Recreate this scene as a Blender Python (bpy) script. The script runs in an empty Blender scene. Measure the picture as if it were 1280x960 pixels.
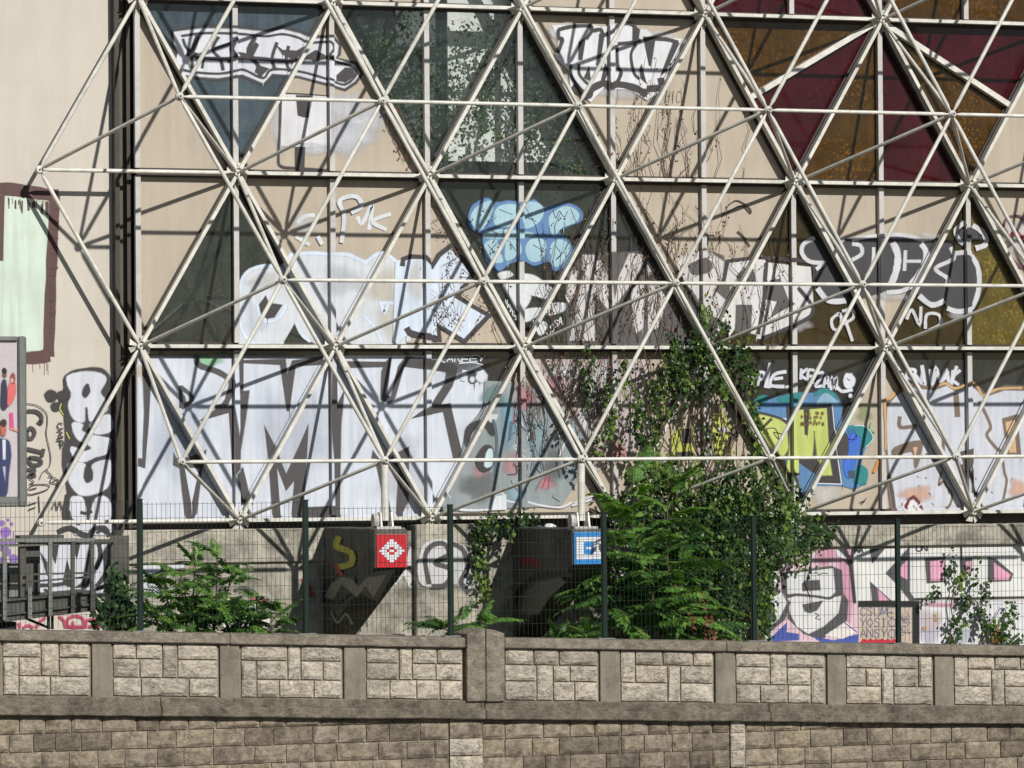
import bpy, bmesh, math, random
import numpy as np
from mathutils import Vector, Matrix, noise
from mathutils.geometry import tessellate_polygon
random.seed(7); RNG = np.random.default_rng(7)
S = bpy.context.scene
COL = S.collection

# ------------------------------------------------------------------ camera
F_PX, YAW, PITCH, ROLL = 4893.85, 0.31645, 0.02271, -0.007872
CAM = np.array([-10.689, -47.549, 2.162])
FW = np.array([math.sin(YAW)*math.cos(PITCH), math.cos(YAW)*math.cos(PITCH), math.sin(PITCH)])
_r = np.array([math.cos(YAW), -math.sin(YAW), 0.0]); _u = np.cross(_r, FW)
RT = _r*math.cos(ROLL) + _u*math.sin(ROLL); UP = _u*math.cos(ROLL) - _r*math.sin(ROLL)
cd = bpy.data.cameras.new('camera'); cam = bpy.data.objects.new('camera', cd); COL.objects.link(cam)
cd.sensor_width = 36.0; cd.lens = 36.0*F_PX/1280.0; cd.clip_start = 1.0; cd.clip_end = 4000
M = Matrix((( RT[0], UP[0], -FW[0], CAM[0]), (RT[1], UP[1], -FW[1], CAM[1]), (RT[2], UP[2], -FW[2], CAM[2]), (0, 0, 0, 1)))
cam.matrix_world = M
S.camera = cam

# ------------------------------------------------------------------ sky and sun
SUN_TO = Vector((0.262, -1.0, 0.632)).normalized()
el = math.asin(SUN_TO.z); az = math.atan2(SUN_TO.x, SUN_TO.y)
wd = bpy.data.worlds.new('World'); S.world = wd; wd.use_nodes = True
wn = wd.node_tree.nodes; wl = wd.node_tree.links
sky = wn.new('ShaderNodeTexSky'); sky.sky_type = 'NISHITA'; sky.sun_disc = False
sky.sun_elevation = el; sky.sun_rotation = az; sky.air_density = 1.0; sky.dust_density = 0.35; sky.ozone_density = 1.0
bg = wn['Background']; bg.inputs[1].default_value = 0.058
wl.new(sky.outputs[0], bg.inputs[0])
sd = bpy.data.lights.new('sun', 'SUN'); sd.energy = 4.9; sd.angle = math.radians(0.53); sd.color = (1.0, 0.985, 0.945)
so = bpy.data.objects.new('sun', sd); COL.objects.link(so)
so.rotation_euler = (-SUN_TO).to_track_quat('-Z', 'Y').to_euler(); so.location = (10, -30, 30)
S.view_settings.view_transform = 'Standard'; S.view_settings.look = 'None'
S.view_settings.exposure = -0.12; S.view_settings.gamma = 1.0

# ------------------------------------------------------------------ helpers
def W(u, v, Y):
    """point of the plane y=Y that the photo shows at pixel (u, v)"""
    d = FW*F_PX + RT*(u-640) - UP*(v-480)
    t = (Y-CAM[1])/d[1]
    return Vector(CAM + t*d)
def WX(u, v, X):
    d = FW*F_PX + RT*(u-640) - UP*(v-480)
    t = (X-CAM[0])/d[0]
    return Vector(CAM + t*d)
def lin(c):
    return tuple(((x/255.0)/12.92 if x/255.0 <= 0.04045 else ((x/255.0+0.055)/1.055)**2.4) for x in c)
def alb(c, k=0.86):
    return tuple(min(0.85, x*k) for x in lin(c))

def tag(o, label=None, cat=None, group=None, kind=None):
    if label: o['label'] = label
    if cat: o['category'] = cat
    if group: o['group'] = group
    if kind: o['kind'] = kind
    return o
def empty(name, loc, label, cat, group=None):
    o = bpy.data.objects.new(name, None); COL.objects.link(o); o.location = loc; o.empty_display_size = 0.2
    o['_w'] = 0; del o['_w']
    return tag(o, label, cat, group)
def put(name, me, parent=None, mw=None, mats=None):
    o = bpy.data.objects.new(name, me); COL.objects.link(o)
    if mw is not None: o.matrix_basis = mw
    if parent is not None:
        o.parent = parent
        p = parent; T = Matrix.Identity(4); chain = []
        while p is not None: chain.append(p); p = p.parent
        for q in reversed(chain): T = T @ (q.matrix_parent_inverse @ q.matrix_basis)
        o.matrix_parent_inverse = T.inverted()
    if mats is not None and me is not None and len(me.materials) == 0:
        for m in (mats if isinstance(mats, (list, tuple)) else [mats]): me.materials.append(m)
    return o
def mesh_obj(name, verts, faces, m, parent=None, smooth=False, origin=None):
    """verts in world space; object origin at their middle"""
    vs = [Vector(v) for v in verts]
    c = Vector(origin) if origin is not None else sum(vs, Vector())/len(vs)
    me = bpy.data.meshes.new(name); me.from_pydata([v-c for v in vs], [], faces); me.update()
    if smooth: me.polygons.foreach_set('use_smooth', [True]*len(me.polygons))
    return put(name, me, parent, Matrix.Translation(c), m)
def recalc(me):
    b = bmesh.new(); b.from_mesh(me); bmesh.ops.recalc_face_normals(b, faces=b.faces); b.to_mesh(me); b.free()
class MB:
    def __init__(s): s.v = []; s.f = []
    def add(s, vs, fs):
        n = len(s.v); s.v += [Vector(v) for v in vs]; s.f += [tuple(i+n for i in f) for f in fs]; return s
    def box(s, x0, x1, y0, y1, z0, z1):
        return s.add([(x0,y0,z0),(x1,y0,z0),(x1,y1,z0),(x0,y1,z0),(x0,y0,z1),(x1,y0,z1),(x1,y1,z1),(x0,y1,z1)],
            [(0,3,2,1),(4,5,6,7),(0,1,5,4),(1,2,6,5),(2,3,7,6),(3,0,4,7)])
    def hexa(s, q, yb):
        """front quad q (4 points, ccw seen from the camera: bl, br, tr, tl), pushed back to y=yb"""
        q = [Vector(p) for p in q]; b = [Vector((p.x, yb, p.z)) for p in q]
        return s.add(q+b, [(0,1,2,3),(7,6,5,4),(0,4,5,1),(1,5,6,2),(2,6,7,3),(3,7,4,0)])
    def bar(s, a, b, w, d=None, n=4, up=(0,0,1)):
        a = Vector(a); b = Vector(b); z = (b-a).normalized(); x = z.cross(Vector(up))
        if x.length < 1e-3: x = z.cross(Vector((0,1,0)))
        x.normalize(); y = z.cross(x); d = w if d is None else d
        r = []
        for p in (a, b):
            for i in range(n):
                t = 2*math.pi*(i+.5)/n; k = math.sqrt(2) if n == 4 else 1
                r.append(p + x*(math.cos(t)*w*.5*k) + y*(math.sin(t)*d*.5*k))
        f = [(i, (i+1) % n, n+(i+1) % n, n+i) for i in range(n)] + [tuple(reversed(range(n))), tuple(range(n, 2*n))]
        return s.add(r, f)
    def tube(s, pts, r, n=5):
        pts = [Vector(p) for p in pts]
        rs = r if isinstance(r, (list, tuple)) else [r]*len(pts)
        base = len(s.v); vs = []
        for i, p in enumerate(pts):
            t = (pts[min(i+1, len(pts)-1)]-pts[max(i-1, 0)]).normalized()
            x = t.cross(Vector((0.31, 0.2, 0.93)));
            if x.length < 1e-3: x = t.cross(Vector((1,0,0)))
            x.normalize(); y = t.cross(x)
            for k in range(n):
                a = 2*math.pi*k/n; vs.append(p + (x*math.cos(a)+y*math.sin(a))*rs[i])
        fs = []
        for i in range(len(pts)-1):
            for k in range(n): fs.append((i*n+k, i*n+(k+1) % n, (i+1)*n+(k+1) % n, (i+1)*n+k))
        return s.add(vs, fs)
    def build(s, name, m, parent=None, smooth=False, origin=None, bevel=0):
        o = mesh_obj(name, s.v, s.f, m, parent, smooth, origin); recalc(o.data)
        if bevel:
            b = bmesh.new(); b.from_mesh(o.data)
            bmesh.ops.bevel(b, geom=list(b.edges), offset=bevel, segments=1, affect='EDGES', clamp_overlap=True)
            b.to_mesh(o.data); b.free()
        return o

# ------------------------------------------------------------------ materials
def newmat(name):
    m = bpy.data.materials.new(name); m.use_nodes = True
    nt = m.node_tree; return m, nt.nodes, nt.links, nt.nodes['Principled BSDF'], nt.nodes['Material Output']
def nz(N, L, vec, scale, detail=5, rough=.6, dist=0.0):
    n = N.new('ShaderNodeTexNoise'); n.inputs['Scale'].default_value = scale; n.inputs['Detail'].default_value = detail
    n.inputs['Roughness'].default_value = rough; n.inputs['Distortion'].default_value = dist
    L.new(vec, n.inputs['Vector']); return n.outputs['Fac']
def ramp(N, L, fac, stops):
    r = N.new('ShaderNodeValToRGB'); e = r.color_ramp.elements
    while len(e) > len(stops): e.remove(e[-1])
    while len(e) < len(stops): e.new(0.5)
    for i, (p, c) in enumerate(stops):
        e[i].position = p; e[i].color = (c if isinstance(c, tuple) else (c, c, c)) + (1,)
    L.new(fac, r.inputs[0]); return r.outputs[0]
def mixc(N, L, fac, a, b, mode='MIX'):
    n = N.new('ShaderNodeMix'); n.data_type = 'RGBA'; n.blend_type = mode
    for i, x in ((0, fac), (6, a), (7, b)):
        if isinstance(x, (int, float)): n.inputs[i].default_value = x
        elif isinstance(x, tuple): n.inputs[i].default_value = x + (1,)
        else: L.new(x, n.inputs[i])
    return n.outputs[2]
def mathn(N, L, op, a, b=0.0):
    n = N.new('ShaderNodeMath'); n.operation = op
    for i, x in ((0, a), (1, b)):
        if isinstance(x, (int, float)): n.inputs[i].default_value = x
        else: L.new(x, n.inputs[i])
    return n.outputs[0]
def pos(N, L, sc=(1,1,1)):
    g = N.new('ShaderNodeNewGeometry'); m = N.new('ShaderNodeMapping'); m.inputs['Scale'].default_value = sc
    L.new(g.outputs['Position'], m.inputs['Vector']); return m.outputs[0]
def bumpn(N, L, P, h, strength, dist):
    b = N.new('ShaderNodeBump'); b.inputs['Strength'].default_value = strength; b.inputs['Distance'].default_value = dist
    L.new(h, b.inputs['Height']); L.new(b.outputs[0], P.inputs['Normal'])

def m_surface(name, c, var=.18, scale=2.0, rough=.8, dark=None, streak=0.0, stain=0.0, bump=.0, bdist=.01, fine=40, spec=.4, objrand=0.0, crack=0.0, rust=0.0):
    """coloured surface with blotches, fine grain, run-down streaks and stains"""
    m, N, L, P, O = newmat(name)
    p = pos(N, L)
    c2 = dark or tuple(x*(1-var*1.6) for x in c); c1 = tuple(min(.9, x*(1+var*.5)) for x in c)
    a = nz(N, L, p, scale, 6, .65)
    col = ramp(N, L, a, [(.32, c2), (.5, c), (.7, c1)])
    g = nz(N, L, p, fine, 3, .7)
    col = mixc(N, L, .35, col, ramp(N, L, g, [(.3, .62), (.7, 1.0)]), 'MULTIPLY')
    if streak:
        s = nz(N, L, pos(N, L, (4.5, 4.5, .45)), 1.0, 7, .75)
        col = mixc(N, L, streak, col, ramp(N, L, s, [(.42, .35), (.6, 1.0)]), 'MULTIPLY')
    if stain:
        s = nz(N, L, p, scale*2.3, 8, .75, .4)
        col = mixc(N, L, stain, col, ramp(N, L, s, [(.40, .16), (.58, 1.0)]), 'MULTIPLY')
    if crack:
        cn = nz(N, L, pos(N, L, (3.2, 3.2, 8.5)), 1.0, 7, .62, 1.6)
        d = mathn(N, L, 'ABSOLUTE', mathn(N, L, 'SUBTRACT', cn, .5))
        col = mixc(N, L, crack, col, ramp(N, L, d, [(.0, .18), (.012, .35), (.03, 1.0)]), 'MULTIPLY')
        pit = nz(N, L, p, 22, 5, .8); col = mixc(N, L, crack*.8, col, ramp(N, L, pit, [(.30, .3), (.42, 1.0)]), 'MULTIPLY')
    if rust:
        rn = nz(N, L, p, 2.6, 8, .75, .5)
        col = mixc(N, L, ramp(N, L, rn, [(.62, 0.0), (.70, rust)]), col, (.16,.075,.035))
    if objrand:
        oi = N.new('ShaderNodeObjectInfo')
        col = mixc(N, L, objrand, col, ramp(N, L, oi.outputs['Random'], [(0, (.50,.48,.46)), (.3, (.80,.77,.73)), (.65, (1.0,.98,.95)), (1, (1.0,.95,.85))]), 'MULTIPLY')
    L.new(col, P.inputs['Base Color']); P.inputs['Roughness'].default_value = rough
    P.inputs['Specular IOR Level'].default_value = spec
    if bump:
        h = mathn(N, L, 'ADD', nz(N, L, p, scale*5, 8, .7), mathn(N, L, 'MULTIPLY', g, .5))
        bumpn(N, L, P, h, bump, bdist)
    return m

_paint = {}
def m_paint(c, worn=0.0, soft=False, k=.86):
    key = (c, worn, soft, k)
    if key in _paint: return _paint[key]
    m, N, L, P, O = newmat('paint'); p = pos(N, L)
    base = alb(c, k)
    a = nz(N, L, p, 1.7, 6, .65); st = nz(N, L, pos(N, L, (14, 14, 1.0)), 1.0, 4, .6)
    col = ramp(N, L, a, [(.3, tuple(x*.86 for x in base)), (.6, base), (.8, tuple(min(.88, x*1.06) for x in base))])
    col = mixc(N, L, .5, col, ramp(N, L, st, [(.35, .70), (.6, 1.0)]), 'MULTIPLY')
    L.new(col, P.inputs['Base Color']); P.inputs['Roughness'].default_value = .55; P.inputs['Specular IOR Level'].default_value = .35
    al = None
    if worn:
        w = nz(N, L, p, 9.0, 8, .75, .3)
        al = ramp(N, L, w, [(worn-.06, 0.0), (worn+.04, 1.0)])
    if soft:
        at = N.new('ShaderNodeAttribute'); at.attribute_name = 'fade'
        f = at.outputs['Fac']
        g = nz(N, L, p, 60.0, 2, .6)
        s = mathn(N, L, 'MULTIPLY', f, mathn(N, L, 'ADD', mathn(N, L, 'MULTIPLY', g, .8), .6))
        al = s if al is None else mathn(N, L, 'MULTIPLY', s, al)
    if al is not None:
        L.new(al, P.inputs['Alpha'])
    _paint[key] = m; return m

def m_leaf(name, c1, c2, c3, trans=.3):
    m, N, L, P, O = newmat(name)
    at = N.new('ShaderNodeAttribute'); at.attribute_name = 'rnd'
    col = ramp(N, L, at.outputs['Fac'], [(.0, c1), (.55, c2), (.93, c3), (1.0, c3)])
    L.new(col, P.inputs['Base Color']); P.inputs['Roughness'].default_value = .5; P.inputs['Specular IOR Level'].default_value = .35
    t = N.new('ShaderNodeBsdfTranslucent'); L.new(mixc(N, L, 1.0, col, (1.5, 1.6, .6), 'MULTIPLY'), t.inputs[0])
    mx = N.new('ShaderNodeMixShader'); mx.inputs[0].default_value = trans
    L.new(P.outputs[0], mx.inputs[1]); L.new(t.outputs[0], mx.inputs[2]); L.new(mx.outputs[0], O.inputs[0]); return m

def m_glass_dark(name, c, c2, rough=.06, scale=2.5, spec=.5, speckle=None):
    """dusty tinted pane: reflects the street, dust and run-down streaks on it"""
    m, N, L, P, O = newmat(name); p = pos(N, L)
    a = nz(N, L, p, scale, 7, .7, .5); s = nz(N, L, pos(N, L, (7, 7, .8)), 1.0, 6, .7)
    col = ramp(N, L, a, [(.3, c), (.7, c2)])
    col = mixc(N, L, .6, col, ramp(N, L, s, [(.35, .45), (.65, 1.0)]), 'MULTIPLY')
    if speckle:
        g = nz(N, L, pos(N, L, (1, 1, .7)), 26, 4, .7); b = nz(N, L, p, 1.3, 4, .6)
        f = mathn(N, L, 'MULTIPLY', ramp(N, L, g, [(.52, 0.0), (.66, 1.0)]), ramp(N, L, b, [(.42, 0.0), (.66, 1.0)]))
        col = mixc(N, L, f, col, speckle)
    L.new(col, P.inputs['Base Color']); P.inputs['Roughness'].default_value = rough; P.inputs['Specular IOR Level'].default_value = spec
    w = nz(N, L, p, 1.1, 2, .5); bumpn(N, L, P, w, .15, .01)
    return m
def m_clear(name):
    m, N, L, P, O = newmat(name); p = pos(N, L)
    N.remove(P)
    g = N.new('ShaderNodeBsdfGlossy'); g.inputs['Roughness'].default_value = .04
    t = N.new('ShaderNodeBsdfTransparent'); t.inputs[0].default_value = (.97, .98, .975, 1)
    d = N.new('ShaderNodeBsdfDiffuse'); d.inputs[0].default_value = (.12, .15, .15, 1)
    s = nz(N, L, pos(N, L, (5, 5, 1)), 1.0, 6, .7)
    m1 = N.new('ShaderNodeMixShader'); L.new(ramp(N, L, s, [(.35, .01), (.8, .16)]), m1.inputs[0])
    L.new(t.outputs[0], m1.inputs[1]); L.new(d.outputs[0], m1.inputs[2])
    fr = N.new('ShaderNodeFresnel'); fr.inputs[0].default_value = 1.45
    m2 = N.new('ShaderNodeMixShader'); L.new(fr.outputs[0], m2.inputs[0])
    L.new(m1.outputs[0], m2.inputs[1]); L.new(g.outputs[0], m2.inputs[2]); L.new(m2.outputs[0], O.inputs[0]); return m

MT = dict(
    panel=m_surface('beige_panel', alb((192,177,157)), var=.06, scale=.7, rough=.55, streak=.16, fine=90),
    render=m_surface('wall_render', alb((216,206,192)), var=.05, scale=.5, rough=.85, streak=.08, fine=70),
    steel=m_surface('painted_steel', alb((234,229,216)), var=.10, scale=3.0, rough=.42, stain=.25, fine=60, spec=.5, rust=.7),
    mull=m_surface('mullion_grey', alb((205,200,194)), var=.08, scale=3.0, rough=.45, stain=.14, fine=60, spec=.5),
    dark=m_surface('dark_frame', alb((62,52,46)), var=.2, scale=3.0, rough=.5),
    olive=m_surface('olive_frame', alb((88,82,62)), var=.2, scale=3.0, rough=.5),
    glassb=m_glass_dark('dusty_glass', (.040,.058,.072), (.085,.115,.132)),  # light bluish base stands in for reflected sky, under the dust streaks
    glassg=m_glass_dark('mossy_glass', (.018,.023,.021), (.046,.053,.046), speckle=(.06,.075,.05)),
    glassk=m_glass_dark('black_glass', (.018,.020,.022), (.040,.044,.046)),
    amber=m_glass_dark('amber_glass', (.040,.019,.004), (.085,.042,.009), rough=.10, speckle=(.26,.11,.015), spec=.35),
    oliveg=m_glass_dark('brown_glass', (.032,.022,.008), (.055,.038,.014), rough=.10, spec=.35),
    gold=m_glass_dark('gold_glass', (.075,.055,.010), (.14,.10,.02), rough=.15, speckle=(.34,.25,.03)),
    red=m_glass_dark('red_glass', (.030,.003,.006), (.060,.006,.012), rough=.08, speckle=(.12,.010,.012), spec=.35),
    clear=m_clear('clear_glass'),
    inside=m_surface('interior_wall', (.10,.11,.10), var=.2),
    pale=m_surface('pale_board', (.84,.83,.79), var=.08, scale=4, stain=.15),
    conc=m_surface('concrete', alb((202,194,176)), var=.22, scale=1.6, rough=.9, streak=.3, stain=.6, bump=.5, bdist=.02, fine=50),
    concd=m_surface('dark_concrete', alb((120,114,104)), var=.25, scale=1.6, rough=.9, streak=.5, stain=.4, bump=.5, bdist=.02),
    coping=m_surface('coping_concrete', alb((164,152,134)), var=.2, scale=3.0, rough=.95, stain=.5, bump=.9, bdist=.03, fine=45, crack=.35),
    string=m_surface('string_course', alb((142,131,113)), var=.22, scale=3.0, rough=.95, stain=.55, bump=.9, bdist=.03, fine=40, crack=.4),
    strip=m_surface('concrete_strip', alb((152,142,125)), var=.18, scale=2.5, rough=.9, streak=.35, stain=.2, bump=.4, bdist=.01),
    stone=m_surface('limestone', alb((224,212,193)), var=.18, scale=4.0, rough=.9, stain=.35, bump=.8, bdist=.04, fine=30, objrand=.55, crack=.65),
    stoned=m_surface('sooty_limestone', alb((174,160,141)), var=.25, scale=3.5, rough=.95, stain=.55, bump=.65, bdist=.03, fine=30, objrand=.9, crack=.45),
    mortar=m_surface('mortar', alb((150,138,118)), var=.15, scale=5, rough=.95, bump=.3),
    mortard=m_surface('old_mortar', alb((178,167,148)), var=.15, scale=5, rough=.95, bump=.3),
    fence=m_surface('fence_green', (.003,.015,.010), var=.15, scale=4, rough=.5, spec=.25),
    gang=m_surface('grey_metal', (.085,.078,.064), var=.2, scale=3, rough=.6, stain=.3),
    gangl=m_surface('light_grey_metal', (.20,.20,.185), var=.15, scale=3, rough=.5, stain=.2),
    black=m_surface('black_void', (.015,.015,.016), var=.1),
    adframe=m_surface('ad_frame', (.16,.16,.15), var=.1, scale=4, rough=.4, spec=.5),
    poster=m_surface('poster_paper', alb((205,195,196)), var=.06, scale=3, rough=.3),
    road=m_surface('asphalt', (.05,.05,.05), var=.2, scale=1.5, rough=.9, bump=.3),
    earth=m_surface('earth', (.09,.075,.05), var=.3, scale=3, rough=1, bump=.5),
    bark=m_surface('vine_bark', (.11,.075,.05), var=.3, scale=12, rough=.9),
    rachis=m_surface('leaf_stalk', (.12,.13,.04), var=.2, scale=12, rough=.6),
    ivy=m_leaf('ivy_leaf', (.016,.044,.010), (.046,.10,.018), (.16,.24,.035)),
    ivyd=m_leaf('ivy_leaf_dark', (.02,.05,.016), (.05,.10,.03), (.09,.15,.05)),
    dry=m_leaf('dry_leaf', (.10,.04,.02), (.16,.05,.03), (.20,.10,.05), .15),
    frond=m_leaf('frond_leaf', (.04,.105,.02), (.10,.22,.038), (.17,.32,.06)),
    rust=m_leaf('red_leaf', (.14,.045,.02), (.20,.065,.025), (.22,.12,.03), .2),
    tred=m_surface('red_tile', alb((225,42,55),.9), var=.1, scale=20, rough=.2, spec=.6),
    tblue=m_surface('blue_tile', alb((58,150,222),.9), var=.1, scale=20, rough=.2, spec=.6),
    twhite=m_surface('white_tile', (.78,.78,.80), var=.05, scale=20, rough=.2, spec=.6),
    grout=m_surface('grout', (.35,.33,.33), var=.1, scale=20),
    plastic=m_surface('white_plastic', (.7,.7,.68), var=.1, scale=8, rough=.4),
)

# ------------------------------------------------------------------ lattice numbers
A = 2.5; RH = A*math.sqrt(3)/2; H = 2.188; YB = -0.14; YF = YB-H
def zrow(r): return 1.6 + (3-r)*RH
def xk(k): return k*A/2
YW = 0.27          # rendered wall on the left
YL = -0.20         # concrete wall below the facade
YP = -5.10         # face of the parapet stones
YFN = -4.90        # fence

# ------------------------------------------------------------------ ground
gz = -0.35
MB().box(-60, 60, YP+.2, 60, gz-.2, gz).build('ground', MT['earth']); tag(bpy.data.objects['ground'], kind='structure')
o = mesh_obj('road', [(-1500,-1500,-3.2),(1500,-1500,-3.2),(1500,1500,-3.2),(-1500,1500,-3.2)], [(0,1,2,3)], MT['road']); tag(o, kind='structure')

# ------------------------------------------------------------------ facade
bld = empty('building', (0, .4, 0), 'facade of triangular beige, dark and red glass panels covered in graffiti', 'building')
MB().box(-.2, 20.2, .75, 1.0, gz, 13).build('interior_wall', MT['inside'], bld)
cellmat = {}
def setc(b, k, u, m): cellmat[(b, k, u)] = m
for b, k, u, l in [
    (0,0,'glassb','panel'),(0,1,'glassb','panel'),(0,2,'clear','panel'),(0,3,'clear','clear'),(0,4,'panel','clear'),
    (0,5,'panel','panel'),(0,6,None,'panel'),(0,7,None,'amber'),(0,8,None,'red'),(0,9,None,'panel'),
    (0,10,'panel','panel'),(0,11,'panel','panel'),
    (1,0,'panel','glassg'),(1,1,'panel','glassg'),(1,2,'panel','panel'),(1,3,'glassg','panel'),(1,4,'glassg','glassg'),
    (1,5,'panel','glassk'),(1,6,'panel','oliveg'),(1,7,'panel','oliveg'),(1,8,'panel','oliveg'),(1,9,'panel','gold'),
    (1,10,'panel','gold'),(1,11,'panel','panel'),
    (2,0,'glassg','panel'),(2,1,'glassg','panel'),(2,2,'glassk','panel'),(2,3,'glassk','panel'),(2,4,'panel','panel'),(2,5,'panel','panel'),
    (2,6,'glassk','panel'),(2,7,'glassk','panel'),(2,8,'glassk','panel'),(2,9,'glassk','panel'),(2,10,'glassk','panel'),(2,11,'panel','panel'),
    (-1,0,'panel','panel'),(-1,1,'glassb','glassb'),(-1,2,'clear','panel'),(-1,3,'clear','clear'),(-1,4,'panel','panel'),(-1,5,'panel','panel'),
    (-1,6,'red','red'),(-1,7,'red','red'),(-1,8,'amber','amber'),(-1,9,'amber','amber'),(-1,10,'amber','amber'),(-1,11,'amber','amber')]:
    setc(b, k, 0, u); setc(b, k, 1, l)
def prism(name, tri, m, y0=0.0, y1=.03):
    n = len(tri); vs = [(x, y0, z) for x, z in tri] + [(x, y1, z) for x, z in tri]
    fs = [tuple(range(n)), tuple(reversed(range(n, 2*n)))] + [(i, i+n, (i+1) % n+n, (i+1) % n) for i in range(n)]
    o = mesh_obj(name, vs, fs, m, bld); recalc(o.data); return o
def cell_name(mn): return 'wall_panel' if mn == 'panel' else 'window_pane'
def backslash(b, k): return (b % 2 == 0) == (k % 2 == 0)
for b in range(-1, 3):
    for k in range(0, 12):
        x0, x1, zt, zb = xk(k), xk(k+1), zrow(b), zrow(b+1)
        if backslash(b, k): up = [(x0,zt),(x1,zb),(x1,zt)]; lo = [(x0,zt),(x0,zb),(x1,zb)]
        else: up = [(x0,zt),(x0,zb),(x1,zt)]; lo = [(x0,zb),(x1,zb),(x1,zt)]
        for u, t in ((0, up), (1, lo)):
            mn = cellmat.get((b, k, u))
            if mn: prism(cell_name(mn), t, MT[mn])
# the two coloured triangles cut along a median
def node(r, i): return (i*A, zrow(r))
for i0, m1, m2 in ((3, 'amber', 'red'), (4, 'red', 'amber')):
    L0, R0, B0 = node(0, i0), node(0, i0+1), node(1, i0+.5)
    if i0 == 3:
        mid = ((L0[0]+B0[0])/2, (L0[1]+B0[1])/2); prism('window_pane', [L0, mid, R0], MT[m1]); prism('window_pane', [mid, B0, R0], MT[m2]); bars_m = [(R0, mid)]
    else:
        mid = ((R0[0]+B0[0])/2, (R0[1]+B0[1])/2); prism('window_pane', [L0, mid, R0], MT[m1]); prism('window_pane', [L0, B0, mid], MT[m2]); bars_m.append((L0, mid))
# glazing bars and mullions; their fronts also carry paint
RELIEF = []    # (p, q, half width, protrusion) in facade x,z
def glaze(name, p, q, w, pr, m):
    p = Vector((p[0], 0, p[1])); q = Vector((q[0], 0, q[1])); d = (q-p).normalized(); n = Vector((-d.z, 0, d.x))
    a = [p-n*w/2, q-n*w/2, q+n*w/2, p+n*w/2]
    vs = [Vector((v.x, -pr, v.z)) for v in a] + [Vector((v.x, -.001, v.z)) for v in a]
    o = mesh_obj(name, vs, [(0,1,2,3),(7,6,5,4),(0,4,5,1),(1,5,6,2),(2,6,7,3),(3,7,4,0)], m, bld); recalc(o.data)
    RELIEF.append((p.x, p.z, d.x, d.z, w/2, pr, (q-p).length))
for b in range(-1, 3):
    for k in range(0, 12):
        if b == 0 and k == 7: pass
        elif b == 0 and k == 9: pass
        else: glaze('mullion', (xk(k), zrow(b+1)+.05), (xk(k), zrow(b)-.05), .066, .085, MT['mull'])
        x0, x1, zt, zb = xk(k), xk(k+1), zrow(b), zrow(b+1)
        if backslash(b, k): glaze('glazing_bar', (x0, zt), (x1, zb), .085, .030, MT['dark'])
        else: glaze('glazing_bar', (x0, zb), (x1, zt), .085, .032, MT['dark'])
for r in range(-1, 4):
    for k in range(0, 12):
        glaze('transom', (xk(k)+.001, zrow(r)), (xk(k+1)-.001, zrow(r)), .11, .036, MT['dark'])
for p, q in bars_m:
    d = Vector((q[0]-p[0], q[1]-p[1]))
    glaze('median_bar', p, q, .07, .10, MT['steel'])
# left edge of the facade: dark channel
def slab(name, u0, u1, v0, v1, Y, yb, m, parent, bevel=0):
    q = [W(u0, v1, Y), W(u1, v1, Y), W(u1, v0, Y), W(u0, v0, Y)]
    x0 = (q[0].x+q[3].x)/2; x1 = (q[1].x+q[2].x)/2
    q[0].x = q[3].x = x0; q[1].x = q[2].x = x1
    return MB().hexa(q, yb).build(name, m, parent, bevel=bevel)
xe = W(170, 300, 0).x
MB().box(xe-.10, xe-.045, .05, .5, .9, 12.5).build('jamb', MT['dark'], bld)
MB().box(xe-.18, xe-.10, .16, .5, .9, 12.5).build('jamb', MT['olive'], bld)
MB().box(xe-.235, xe-.18, .10, .5, .9, 12.5).build('jamb', MT['dark'], bld)
MB().box(xe-.043, 20, .035, .4, .9, zrow(3)-.045).build('sill', MT['dark'], bld)

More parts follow.
